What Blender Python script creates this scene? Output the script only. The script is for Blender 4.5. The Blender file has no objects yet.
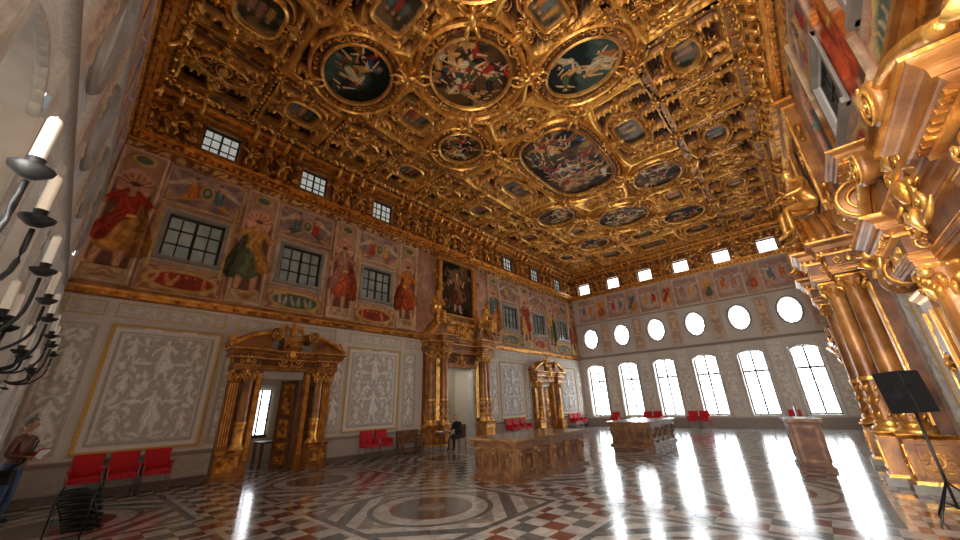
import bpy, numpy as np, math, random
from mathutils import Vector, Matrix
random.seed(7)
# ------------------------------------------------------------------ constants
DL=12.84; DF=25.73; DN=0.76; DR=1.6; ZC=11.35; HC=1.7
XC=12.49; Z1=4.755; Z2=9.42
WX=[1.40,4.57,7.75,17.23,20.41,23.58]
FY=[11.66-k*2.355 for k in range(6)]
NY=[11.6,9.5,7.4,5.3,3.35,1.35,-0.68]
def S(r,g,b,a=1.0): return ((r/255)**2.2,(g/255)**2.2,(b/255)**2.2,a)
# ------------------------------------------------------------------ noise
_tab=np.random.default_rng(3).random((64,256,256))
def vn(x,y,s,seed):
    T=_tab[seed%64]; x=x/s+1000; y=y/s+1000
    xi=np.floor(x).astype(int); yi=np.floor(y).astype(int); fx=x-xi; fy=y-yi
    fx=fx*fx*(3-2*fx); fy=fy*fy*(3-2*fy)
    a=T[xi%256,yi%256];b=T[(xi+1)%256,yi%256];c=T[xi%256,(yi+1)%256];d=T[(xi+1)%256,(yi+1)%256]
    return (a*(1-fx)+b*fx)*(1-fy)+(c*(1-fx)+d*fx)*fy
def fbm(x,y,s,seed,o=3):
    r=0;w=.5;t=0
    for i in range(o):
        r=r+w*vn(x,y,s,seed+i*7); t+=w; s*=.5; w*=.5
    return r/t
def sst(a,b,x):
    t=np.clip((x-a)/(b-a),0,1); return t*t*(3-2*t)
# ------------------------------------------------------------------ materials
MT={}
def newmat(name):
    m=bpy.data.materials.new(name); m.use_nodes=True; MT[name]=m
    return m,m.node_tree,m.node_tree.nodes['Principled BSDF']
def mat(name,c1,c2=None,rough=.5,metal=0.,scale=6,bump=0.,bscale=40,emit=None,es=0,coat=0,spread=(.35,.65)):
    m,nt,b=newmat(name); N=nt.nodes; Lk=nt.links
    b.inputs['Roughness'].default_value=rough; b.inputs['Metallic'].default_value=metal
    b.inputs['Base Color'].default_value=c1
    tc=N.new('ShaderNodeNewGeometry')
    if c2 is not None:
        n=N.new('ShaderNodeTexNoise'); n.inputs['Scale'].default_value=scale; n.inputs['Detail'].default_value=3
        r=N.new('ShaderNodeValToRGB'); r.color_ramp.elements[0].color=c1; r.color_ramp.elements[1].color=c2
        r.color_ramp.elements[0].position=spread[0]; r.color_ramp.elements[1].position=spread[1]
        Lk.new(tc.outputs['Position'],n.inputs['Vector']); Lk.new(n.outputs['Fac'],r.inputs['Fac']); Lk.new(r.outputs['Color'],b.inputs['Base Color'])
    if bump>0:
        n2=N.new('ShaderNodeTexNoise'); n2.inputs['Scale'].default_value=bscale; n2.inputs['Detail'].default_value=2
        bp=N.new('ShaderNodeBump'); bp.inputs['Strength'].default_value=bump; bp.inputs['Distance'].default_value=.03
        Lk.new(tc.outputs['Position'],n2.inputs['Vector']); Lk.new(n2.outputs['Fac'],bp.inputs['Height']); Lk.new(bp.outputs['Normal'],b.inputs['Normal'])
    if emit is not None:
        b.inputs['Emission Color'].default_value=emit; b.inputs['Emission Strength'].default_value=es
    if coat: b.inputs['Coat Weight'].default_value=coat
    return m
def canvas_mat(name,rough=.75,metal=.8,gr=.34,bump=.2,bscale=25,spec=.5):
    m,nt,b=newmat(name); N=nt.nodes; Lk=nt.links
    b.inputs['Specular IOR Level'].default_value=spec
    at=N.new('ShaderNodeAttribute'); at.attribute_name='Col'
    geo=N.new('ShaderNodeNewGeometry')
    n=N.new('ShaderNodeTexNoise'); n.inputs['Scale'].default_value=bscale; n.inputs['Detail'].default_value=3
    Lk.new(geo.outputs['Position'],n.inputs['Vector'])
    mr=N.new('ShaderNodeMapRange'); mr.inputs[1].default_value=.25; mr.inputs[2].default_value=.75; mr.inputs[3].default_value=.82; mr.inputs[4].default_value=1.15
    Lk.new(n.outputs['Fac'],mr.inputs[0])
    vm=N.new('ShaderNodeVectorMath'); vm.operation='SCALE'
    Lk.new(at.outputs['Color'],vm.inputs[0]); Lk.new(mr.outputs[0],vm.inputs['Scale']); Lk.new(vm.outputs[0],b.inputs['Base Color'])
    a=N.new('ShaderNodeMath'); a.operation='MULTIPLY'; a.inputs[1].default_value=metal
    Lk.new(at.outputs['Alpha'],a.inputs[0]); Lk.new(a.outputs[0],b.inputs['Metallic'])
    r=N.new('ShaderNodeMapRange'); r.inputs[3].default_value=rough; r.inputs[4].default_value=gr
    Lk.new(at.outputs['Alpha'],r.inputs[0]); Lk.new(r.outputs[0],b.inputs['Roughness'])
    bp=N.new('ShaderNodeBump'); bp.inputs['Strength'].default_value=bump; bp.inputs['Distance'].default_value=.02
    Lk.new(n.outputs['Fac'],bp.inputs['Height']); Lk.new(bp.outputs['Normal'],b.inputs['Normal'])
    return m
mat('gilt',(.26,.085,.012,1),(.86,.40,.07,1),rough=.34,metal=.7,scale=4.5,bump=.5,bscale=22,spread=(.38,.6))
mat('giltbright',(.64,.26,.035,1),(1.0,.57,.15,1),rough=.31,metal=.7,scale=5,bump=.3,bscale=30)
mat('giltwood',(.19,.065,.014,1),(.44,.185,.045,1),rough=.38,metal=.2,scale=2.5,bump=.2,bscale=18)
mat('brownwood',(.10,.032,.01,1),(.24,.085,.024,1),rough=.45,metal=.05,scale=4,bump=.2)
mat('tablewood',S(92,60,38),S(134,94,60),rough=.5,scale=5,bump=.15)
mat('tabletop',S(120,84,54),S(156,116,78),rough=.25,scale=3,coat=.3)
mat('deskwood',S(80,48,28),S(112,72,44),rough=.6,scale=5)
mat('stone',S(172,164,154),S(202,194,182),rough=.6,scale=2)
mat('stonedark',S(130,122,114),S(156,146,136),rough=.5,scale=2)
mat('black',(.008,.008,.009,1),rough=.4)
mat('iron',(.012,.012,.013,1),(.03,.03,.03,1),rough=.45,metal=.5)
mat('wax',S(240,236,224),rough=.5)
mat('redcloth',S(176,12,22),S(205,24,32),rough=.75,scale=30)
mat('steel',S(120,120,122),rough=.3,metal=.9)
mat('frame_white',S(112,110,108),rough=.5)
mat('frame_dark',S(44,38,32),rough=.5)
mat('skin',S(196,146,120),S(206,158,132),rough=.55,scale=9)
mat('leather',S(104,66,44),S(126,84,56),rough=.5,scale=10)
mat('denim',S(58,78,112),S(76,98,132),rough=.85,scale=14)
mat('hair_grey',S(95,90,85),S(130,124,118),rough=.8,scale=40)
mat('darkcloth',S(22,22,28),S(34,34,40),rough=.85)
mat('eye',(.02,.02,.02,1),rough=.2)
mat('lips',S(150,84,76),rough=.5)
mat('pane_bright',(1,1,1,1),rough=.3,emit=(.86,.94,1,1),es=12)
mat('pane_near',(1,1,1,1),rough=.3,emit=(1.,.97,.93,1),es=50)
mat('pane_dim',S(210,205,195),rough=.6,emit=(1.,.97,.92,1),es=.8)  # near panes in view; no blind exists, glow dimmed to set off candles
mat('pane_attic',(.8,.8,.8,1),rough=.2,emit=(.93,.97,1,1),es=3.5)
mat('pane_inner',S(84,88,72),S(130,130,108),rough=.25,scale=1.3,emit=(.9,.9,.75,1),es=.04)
mat('pane_atticleft',S(150,155,150),S(205,208,200),rough=.25,scale=2,emit=(.95,1,.92,1),es=.24)
mat('roomwall',S(190,178,156),rough=.7)
canvas_mat('wallpaint',spec=.3); canvas_mat('ceilcanvas',rough=.55,metal=.7,gr=.36,bump=.4,bscale=16); canvas_mat('picture',rough=.6,bump=.03,spec=.15)
# floor material
def floor_mat():
    m,nt,b=newmat('marble_floor'); N=nt.nodes; Lk=nt.links
    def mth(op,a,b_=None,c=None):
        n=N.new('ShaderNodeMath'); n.operation=op
        for i,v in enumerate([a,b_,c]):
            if v is None: continue
            if isinstance(v,(int,float)): n.inputs[i].default_value=v
            else: Lk.new(v,n.inputs[i])
        return n.outputs[0]
    def mix(f,a,b_):
        n=N.new('ShaderNodeMix'); n.data_type='RGBA'
        Lk.new(f,n.inputs[0])
        for i,v in ((6,a),(7,b_)):
            if isinstance(v,tuple): n.inputs[i].default_value=v
            else: Lk.new(v,n.inputs[i])
        return n.outputs[2]
    g=N.new('ShaderNodeNewGeometry'); sp=N.new('ShaderNodeSeparateXYZ'); Lk.new(g.outputs['Position'],sp.inputs[0])
    X,Y=sp.outputs[0],sp.outputs[1]
    P=4.5
    u=mth('ABSOLUTE',mth('SUBTRACT',mth('FLOORED_MODULO',mth('SUBTRACT',X,4.9-P/2),P),P/2))
    v=mth('ABSOLUTE',mth('SUBTRACT',mth('FLOORED_MODULO',mth('SUBTRACT',Y,5.7-P/2),P),P/2))
    r=mth('SQRT',mth('ADD',mth('MULTIPLY',u,u),mth('MULTIPLY',v,v)))
    d=mth('MAXIMUM',u,v); mm=mth('ADD',u,v)
    t=.32
    ix=mth('FLOOR',mth('DIVIDE',X,t)); iy=mth('FLOOR',mth('DIVIDE',Y,t))
    chk=mth('FLOORED_MODULO',mth('ADD',ix,iy),2)
    chk3=mth('LESS_THAN',mth('FLOORED_MODULO',mth('ADD',ix,mth('MULTIPLY',iy,3)),4),.5)
    cream=(.52,.49,.44,1); red=(.21,.065,.045,1); grey=(.12,.135,.135,1); pink=(.30,.25,.21,1)
    base=mix(chk,red,cream); base=mix(chk3,base,grey)
    s=mth('FLOORED_MODULO',mth('FLOOR',mth('DIVIDE',mm,.3)),2)
    s2=mth('FLOORED_MODULO',mth('FLOOR',mth('DIVIDE',mm,.6)),2)
    strip=mix(s,mix(s2,pink,grey),cream)
    def lt(a,k): return mth('LESS_THAN',a,k)
    c=mix(lt(d,1.72),base,cream); c=mix(lt(d,1.62),c,grey); c=mix(lt(d,1.5),c,strip)
    c=mix(lt(r,1.12),c,grey); c=mix(lt(r,1.02),c,cream); c=mix(lt(r,.74),c,red); c=mix(lt(r,.62),c,grey); c=mix(lt(r,.26),c,pink)
    fx=mth('ABSOLUTE',mth('SUBTRACT',mth('FRACT',mth('DIVIDE',X,t)),.5)); fy=mth('ABSOLUTE',mth('SUBTRACT',mth('FRACT',mth('DIVIDE',Y,t)),.5))
    j=mth('GREATER_THAN',mth('MAXIMUM',fx,fy),.487)
    c=mix(mth('MULTIPLY',j,.35),c,(.08,.07,.07,1))
    n=N.new('ShaderNodeTexNoise'); n.inputs['Scale'].default_value=3; n.inputs['Detail'].default_value=6; n.inputs['Distortion'].default_value=1.2
    Lk.new(g.outputs['Position'],n.inputs['Vector'])
    mr=N.new('ShaderNodeMapRange'); mr.inputs[1].default_value=.3; mr.inputs[2].default_value=.7; mr.inputs[3].default_value=.65; mr.inputs[4].default_value=1.2
    Lk.new(n.outputs['Fac'],mr.inputs[0])
    vm=N.new('ShaderNodeVectorMath'); vm.operation='SCALE'; Lk.new(c,vm.inputs[0]); Lk.new(mr.outputs[0],vm.inputs['Scale'])
    Lk.new(vm.outputs[0],b.inputs['Base Color'])
    b.inputs['Roughness'].default_value=.135; b.inputs['IOR'].default_value=1.7
    n3=N.new('ShaderNodeTexNoise'); n3.inputs['Scale'].default_value=2.2; Lk.new(g.outputs['Position'],n3.inputs['Vector'])
    bp=N.new('ShaderNodeBump'); bp.inputs['Strength'].default_value=.08; bp.inputs['Distance'].default_value=.02
    Lk.new(n3.outputs['Fac'],bp.inputs['Height']); Lk.new(bp.outputs['Normal'],b.inputs['Normal'])
floor_mat()
# ------------------------------------------------------------------ mesh builder
I4=np.eye(4)
def TR(x,y,z): m=np.eye(4); m[:3,3]=(x,y,z); return m
def SC(x,y=None,z=None):
    if y is None: y=z=x
    return np.diag([x,y,z,1.])
def RZ(a): c,s=math.cos(a),math.sin(a); m=np.eye(4); m[0,0]=c;m[0,1]=-s;m[1,0]=s;m[1,1]=c; return m
def RX(a): c,s=math.cos(a),math.sin(a); m=np.eye(4); m[1,1]=c;m[1,2]=-s;m[2,1]=s;m[2,2]=c; return m
M_left=np.array([[1,0,0,0],[0,-1,0,DL],[0,0,1,0],[0,0,0,1.]])
M_right=np.array([[1,0,0,0],[0,1,0,-DR],[0,0,1,0],[0,0,0,1.]])
M_far=np.array([[0,-1,0,DF],[1,0,0,0],[0,0,1,0],[0,0,0,1.]])
M_near=np.array([[0,1,0,-DN],[1,0,0,0],[0,0,1,0],[0,0,0,1.]])
P2W=np.array([[1,0,0,0],[0,0,1,0],[0,1,0,0],[0,0,0,1.]])
SIDE=np.array([[0,0,-1,0],[1,0,0,0],[0,1,0,0],[0,0,0,1.]])
class MB:
    def __init__(s): s.V=[];s.Q=[];s.T=[];s.qm=[];s.tm=[];s.qs=[];s.ts=[];s.n=0;s.M=I4;s.mats=[]
    def mi(s,m):
        if m not in s.mats: s.mats.append(m)
        return s.mats.index(m)
    def add(s,v,q=None,t=None,mat='gilt',smooth=False):
        v=np.asarray(v,float); v=v@s.M[:3,:3].T+s.M[:3,3]
        if isinstance(mat,str): k=s.mi(mat)
        if q is not None and len(q):
            q=np.asarray(q,int)+s.n; s.Q.append(q)
            s.qm.append(np.full(len(q),k) if isinstance(mat,str) else np.asarray(mat[0])); s.qs.append(np.full(len(q),smooth))
        if t is not None and len(t):
            t=np.asarray(t,int)+s.n; s.T.append(t)
            s.tm.append(np.full(len(t),k) if isinstance(mat,str) else np.asarray(mat[1])); s.ts.append(np.full(len(t),smooth))
        s.V.append(v); s.n+=len(v)
    def box(s,x0,x1,y0,y1,z0,z1,mat='gilt',tx=0,ty=0):
        v=[(x0,y0,z0),(x1,y0,z0),(x1,y1,z0),(x0,y1,z0),(x0+tx,y0+ty,z1),(x1-tx,y0+ty,z1),(x1-tx,y1-ty,z1),(x0+tx,y1-ty,z1)]
        s.add(v,[(3,2,1,0),(4,5,6,7),(0,1,5,4),(1,2,6,5),(2,3,7,6),(3,0,4,7)],mat=mat)
    def cyma(s,x0,x1,d,z0,z1,mat='gilt',g=.05):
        n=6
        for i in range(n):
            a=i/n; b=(i+1)/n; f=lambda t:g*(t-math.sin(2*math.pi*t)/(2*math.pi)*.9)
            ga,gb=f(a),f(b); za=z0+(z1-z0)*a; zb=z0+(z1-z0)*b
            v=[(x0-ga,-.01,za),(x1+ga,-.01,za),(x1+ga,d+ga,za),(x0-ga,d+ga,za),(x0-gb,-.01,zb),(x1+gb,-.01,zb),(x1+gb,d+gb,zb),(x0-gb,d+gb,zb)]
            s.add(v,[(3,2,1,0),(4,5,6,7),(1,2,6,5),(2,3,7,6),(3,0,4,7)],mat=mat)
    def sph(s,c,r,mat='gilt',su=8,sv=6):
        if not hasattr(r,'__len__'): r=(r,r,r)
        th=np.linspace(0,2*np.pi,su,endpoint=False); ph=np.linspace(.02,np.pi-.02,sv+1)
        P,Tt=np.meshgrid(ph,th,indexing='ij')
        v=np.stack([c[0]+r[0]*np.sin(P)*np.cos(Tt),c[1]+r[1]*np.sin(P)*np.sin(Tt),c[2]+r[2]*np.cos(P)],-1).reshape(-1,3)
        s.add(v,grid_q(sv+1,su,True),mat=mat,smooth=True)
    def lathe(s,prof,c=(0,0,0),seg=16,mat='gilt',rib=0,nr=0):
        th=np.linspace(0,2*np.pi,seg,endpoint=False); pr=np.array(prof,float)
        v=[]
        for r,z in pr:
            rr=r*(1+rib*np.cos(nr*th)) if rib else r
            v.append(np.stack([c[0]+rr*np.cos(th),c[1]+rr*np.sin(th),np.full(seg,c[2]+z)],-1))
        s.add(np.concatenate(v),grid_q(len(pr),seg,True),mat=mat,smooth=True)
    def tube(s,pts,rad,seg=6,mat='gilt',flat=1.,ref=(0,0,1)):
        p=np.array(pts,float); n=len(p); rad=np.broadcast_to(np.array(rad,float),(n,)).copy()
        t=np.gradient(p,axis=0); t/=np.linalg.norm(t,axis=1)[:,None]+1e-9
        ref=np.array(ref,float); a=np.cross(t,ref); bad=np.linalg.norm(a,axis=1)<.05
        a[bad]=np.cross(t[bad],np.array([.9,.3,.2])); a/=np.linalg.norm(a,axis=1)[:,None]; b=np.cross(a,t)
        p=np.concatenate([p[:1]-t[:1]*rad[0]*.4,p,p[-1:]+t[-1:]*rad[-1]*.4]); rad=np.concatenate([[1e-4],rad,[1e-4]])
        a=np.concatenate([a[:1],a,a[-1:]]); b=np.concatenate([b[:1],b,b[-1:]])
        th=np.linspace(0,2*np.pi,seg,endpoint=False)
        v=p[:,None,:]+rad[:,None,None]*(np.cos(th)[None,:,None]*a[:,None,:]+flat*np.sin(th)[None,:,None]*b[:,None,:])
        s.add(v.reshape(-1,3),grid_q(n+2,seg,True),mat=mat,smooth=True)
    def ring(s,prof,c,rx,ry,seg=64,mat='gilt',n=2.0,smooth=False):
        th=np.linspace(0,2*np.pi,seg,endpoint=False); cx=np.sign(np.cos(th))*abs(np.cos(th))**(2/n); sy=np.sign(np.sin(th))*abs(np.sin(th))**(2/n)
        v=[np.stack([c[0]+(rx+dr)*cx,c[1]+(ry+dr)*sy,np.full(seg,c[2]+dz)],-1) for dr,dz in list(prof)+[prof[0]]]
        s.add(np.concatenate(v),grid_q(len(prof)+1,seg,True),mat=mat,smooth=smooth)
    def curl(s,c,r,a0,d=1,th=.05,turns=1.5,mat='gilt',flat=1.2,n=14):
        k=np.linspace(0,1,n); ang=a0+d*k*turns*2*np.pi; rr=r*(1-.82*k)
        s.tube(np.stack([c[0]+rr*np.cos(ang),c[1]+rr*np.sin(ang),np.full(n,c[2])+th*k],-1),th*(1-.45*k),5,mat,flat)
    def volute(s,M,r,dep,d=1,a0=math.pi/2):
        o=s.M; s.M=o@M
        s.lathe([(0,0),(r*.93,0),(r,.02),(r*.97,dep*.12),(r*.8,dep*.2),(r*.74,dep*.5),(r*.8,dep*.8),(r*.97,dep*.88),(r,dep-.02),(r*.93,dep),(0,dep)],(0,0,0),28,'giltwood')
        for zz,f in ((dep,1),(0,-1)):
            n=34; k=np.linspace(0,1,n); ang=a0+d*k*2.3*2*np.pi; rr=r*(.97-.84*k)
            s.tube(np.stack([rr*np.cos(ang),rr*np.sin(ang),np.full(n,zz+f*.01*r/.2*(1+k))],-1),r*.085*(1-.4*k),6,'giltbright'); s.sph((0,0,zz+f*.01),(r*.16,r*.16,r*.16),'giltbright',8,6)
        for a in np.linspace(0,2*math.pi,12,endpoint=False): s.sph((r*.77*math.cos(a),r*.77*math.sin(a),dep*.5),(r*.11,r*.11,dep*.14),'giltbright',6,4)
        s.M=o
    def build(s,name,parent=None,loc=None):
        me=bpy.data.meshes.new(name)
        V=np.concatenate(s.V); Q=np.concatenate(s.Q) if s.Q else np.zeros((0,4),int); T=np.concatenate(s.T) if s.T else np.zeros((0,3),int)
        me.vertices.add(len(V)); me.vertices.foreach_set('co',V.astype(np.float32).ravel())
        me.loops.add(len(Q)*4+len(T)*3); me.polygons.add(len(Q)+len(T))
        me.loops.foreach_set('vertex_index',np.concatenate([Q.ravel(),T.ravel()]).astype(np.int32))
        me.polygons.foreach_set('loop_start',np.concatenate([np.arange(len(Q))*4,len(Q)*4+np.arange(len(T))*3]).astype(np.int32))
        me.polygons.foreach_set('material_index',np.concatenate(s.qm+s.tm).astype(np.int32))
        me.polygons.foreach_set('use_smooth',np.concatenate(s.qs+s.ts).astype(bool))
        for m in s.mats: me.materials.append(MT[m])
        me.update(calc_edges=True); me.validate()
        ob=bpy.data.objects.new(name,me); bpy.context.scene.collection.objects.link(ob)
        if parent: ob.parent=parent
        if loc is not None: ob.location=loc
        return ob
def grid_q(nr,nc,wrap):
    i,j=np.meshgrid(np.arange(nr-1),np.arange(nc if wrap else nc-1),indexing='ij'); j2=(j+1)%nc
    return np.stack([i*nc+j,i*nc+j2,(i+1)*nc+j2,(i+1)*nc+j],-1).reshape(-1,4)
# ------------------------------------------------------------------ painted relief canvas
class Cv:
    def __init__(s,u0,u1,v0,v1,res,c):
        nu=int(round((u1-u0)/res))+1; nv=int(round((v1-v0)/res))+1
        s.u=np.linspace(u0,u1,nu); s.v=np.linspace(v0,v1,nv); s.U,s.V=np.meshgrid(s.u,s.v)
        s.col=np.zeros((nv,nu,4)); s.col[:]=c; s.H=np.zeros((nv,nu)); s.hole=np.zeros((nv-1,nu-1),bool)
    def sub(s,x0,x1,z0,z1):
        a=np.searchsorted(s.u,x0);b=np.searchsorted(s.u,x1);c=np.searchsorted(s.v,z0);d=np.searchsorted(s.v,z1)
        return (slice(c,d),slice(a,b))
    def put(s,sl,m,c,a=1.,h=None):
        if s.U[sl].size==0: return
        m=np.asarray(m,float)[...,None]*a; s.col[sl]=s.col[sl]*(1-m)+np.array(c)*m
        if h is not None:
            mm=m[...,0]/max(a,1e-6); s.H[sl]=s.H[sl]*(1-mm)+h*mm
    def rect(s,x0,x1,z0,z1,c,a=1.,h=None):
        sl=s.sub(x0,x1,z0,z1); s.put(sl,np.ones(s.U[sl].shape),c,a,h)
    def frame(s,x0,x1,z0,z1,t,c,h=None,a=1.):
        s.rect(x0,x1,z0,z0+t,c,a,h);s.rect(x0,x1,z1-t,z1,c,a,h);s.rect(x0,x0+t,z0,z1,c,a,h);s.rect(x1-t,x1,z0,z1,c,a,h)
    def ell(s,cx,cz,rx,rz,c,a=1.,h=None,rot=0):
        R=max(rx,rz)*1.05; sl=s.sub(cx-R,cx+R,cz-R,cz+R)
        if s.U[sl].size==0: return
        x=s.U[sl]-cx; z=s.V[sl]-cz; cr,sr=math.cos(rot),math.sin(rot); x,z=x*cr+z*sr,-x*sr+z*cr
        q=np.sqrt((x/rx)**2+(z/rz)**2); s.put(sl,1-sst(.88,1.06,q),c,a,h)
    def limb(s,p,q,r0,r1,c,a=1.,h=None):
        x0=min(p[0],q[0])-max(r0,r1);x1=max(p[0],q[0])+max(r0,r1);z0=min(p[1],q[1])-max(r0,r1);z1=max(p[1],q[1])+max(r0,r1)
        sl=s.sub(x0,x1,z0,z1)
        if s.U[sl].size==0: return
        dx,dz=q[0]-p[0],q[1]-p[1]; L2=dx*dx+dz*dz+1e-9; L=math.sqrt(L2)
        t=np.clip(((s.U[sl]-p[0])*dx+(s.V[sl]-p[1])*dz)/L2,0,1)
        d=np.hypot(s.U[sl]-p[0]-t*dx,s.V[sl]-p[1]-t*dz)/(r0+(r1-r0)*t)
        m=1-sst(.85,1.05,d)
        s.put(sl,m,c,a,h)
        side=((s.U[sl]-p[0])*dz-(s.V[sl]-p[1])*dx)/L/(r0+(r1-r0)*t)
        fold=.5+.5*np.sin(side*7+3*fbm(s.U[sl],s.V[sl],.2,9,2)*3)
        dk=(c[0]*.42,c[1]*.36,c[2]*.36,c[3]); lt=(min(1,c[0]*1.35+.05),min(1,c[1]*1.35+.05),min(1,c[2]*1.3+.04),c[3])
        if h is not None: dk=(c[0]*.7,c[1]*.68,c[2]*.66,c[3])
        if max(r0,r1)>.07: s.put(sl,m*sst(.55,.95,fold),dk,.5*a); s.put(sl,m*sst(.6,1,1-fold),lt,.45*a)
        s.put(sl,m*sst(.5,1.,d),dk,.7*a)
    def orn(s,x0,x1,z0,z1,hi,lo=None,h=.04,seed=0,k=9.,w=.12,den=.5):
        sl=s.sub(x0,x1,z0,z1)
        if s.U[sl].size==0: return
        xc=(x0+x1)/2; x=np.abs(s.U[sl]-xc); z=s.V[sl]
        wx=x+w*(fbm(x+seed*3.1,z,.35,seed+1)-.5)*4; wz=z+w*(fbm(x,z+seed*2.3,.35,seed+2)-.5)*4
        p=.5+.5*np.cos(k*wx+1.5*np.sin(k*.6*wz))*np.cos(k*.8*wz+1.3*np.sin(k*.5*wx))
        p=p*.75+.25*fbm(x,z,.12,seed+3)
        e=np.minimum(np.minimum(s.U[sl]-x0,x1-s.U[sl]),np.minimum(z-z0,z1-z))
        p=sst(den-.12,den+.14,p)*sst(0,.05,e)
        if lo is not None: s.put(sl,np.ones(p.shape),lo)
        s.put(sl,p,hi); s.H[sl]+=h*p
    def fig(s,cx,z0,H,seed,cl,sk,mir=1,gold=None,h=None):
        r=random.Random(seed); f=lambda a,b:(cx+mir*a*H,z0+b*H)
        c1,c2=cl; L=lambda *a:s.limb(*a,1.,h)
        lean=r.uniform(-.03,.03); dk=(c2[0]*.55,c2[1]*.5,c2[2]*.5,c2[3])
        if gold: L(f(-.02,.72),f(-.16,.25),.1*H,.13*H,dk); s.limb(f(-.27,.1),f(-.25,.98),.012*H,.012*H,gold)
        L(f(.05,.45),f(.09+lean,.04),.06*H,.03*H,sk); L(f(-.05,.45),f(-.08+lean,.04),.06*H,.03*H,sk); L(f(.08+lean,.03),f(.14+lean,.015),.025*H,.02*H,sk)
        L(f(0,.6),f(.0+lean,.3),.085*H,.15*H,c2)
        L(f(0,.77),f(0,.58),.095*H,.08*H,c1); L(f(-.07,.56),f(.08,.55),.02*H,.02*H,gold or c1)
        L(f(.09,.77),f(.18,.64),.038*H,.03*H,c1); L(f(.18,.64),f(.14+r.uniform(0,.12),.72+r.uniform(-.2,.12)),.028*H,.018*H,sk)
        L(f(-.09,.77),f(-.19,.67),.038*H,.03*H,c1); L(f(-.19,.67),f(-.25,.5+r.uniform(0,.25)),.028*H,.018*H,sk)
        L(f(.02,.6),f(.14,.32),.045*H,.08*H,(c1[0]*.8,c1[1]*.7,c1[2]*.7,0) if h is None else c1)
        L(f(0,.88),f(0,.85),.04*H,.034*H,sk); s.ell(cx,z0+.915*H,.045*H,.026*H,(.12,.06,.03,0) if gold else sk); L(f(0,.83),f(0,.79),.022*H,.03*H,sk)
    def mottle(s,sl,seed,a=.35):
        n=fbm(s.U[sl],s.V[sl],.16,seed,3); n2=fbm(s.U[sl],s.V[sl],.7,seed+3,3)
        s.col[sl][...,:3]*=((1-a*.5)+a*n+a*.9*(n2-.5))[...,None]
    def mesh(s,name,M,mat='wallpaint'):
        P=np.stack([s.U,s.H,s.V],-1).reshape(-1,3)@M[:3,:3].T+M[:3,3]
        nv,nu=s.U.shape; q=grid_q(nv,nu,False).reshape(nv-1,nu-1,4)[~s.hole]
        me=bpy.data.meshes.new(name)
        me.vertices.add(len(P)); me.vertices.foreach_set('co',P.astype(np.float32).ravel())
        me.loops.add(q.size); me.polygons.add(len(q))
        me.loops.foreach_set('vertex_index',q.astype(np.int32).ravel()); me.polygons.foreach_set('loop_start',(np.arange(len(q))*4).astype(np.int32))
        me.polygons.foreach_set('use_smooth',np.ones(len(q),bool))
        me.update(calc_edges=True)
        a=me.color_attributes.new('Col','FLOAT_COLOR','POINT'); a.data.foreach_set('color',np.clip(s.col,0,1).astype(np.float32).reshape(-1,4).ravel())
        me.materials.append(MT[mat]); ob=bpy.data.objects.new(name,me); bpy.context.scene.collection.objects.link(ob); return ob
    def cut(s,x0,x1,z0,z1):
        uc=(s.u[1:]+s.u[:-1])/2; vc=(s.v[1:]+s.v[:-1])/2
        s.hole|=((vc>z0)&(vc<z1))[:,None]&((uc>x0)&(uc<x1))[None,:]
SK=S(208,152,112,0)
CL=[(S(212,118,44,0),S(184,72,36,0)),(S(92,116,116,0),S(206,130,58,0)),(S(180,60,40,0),S(210,148,74,0)),(S(212,156,74,0),S(96,104,70,0)),(S(180,126,104,0),S(192,88,50,0))]
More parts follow.
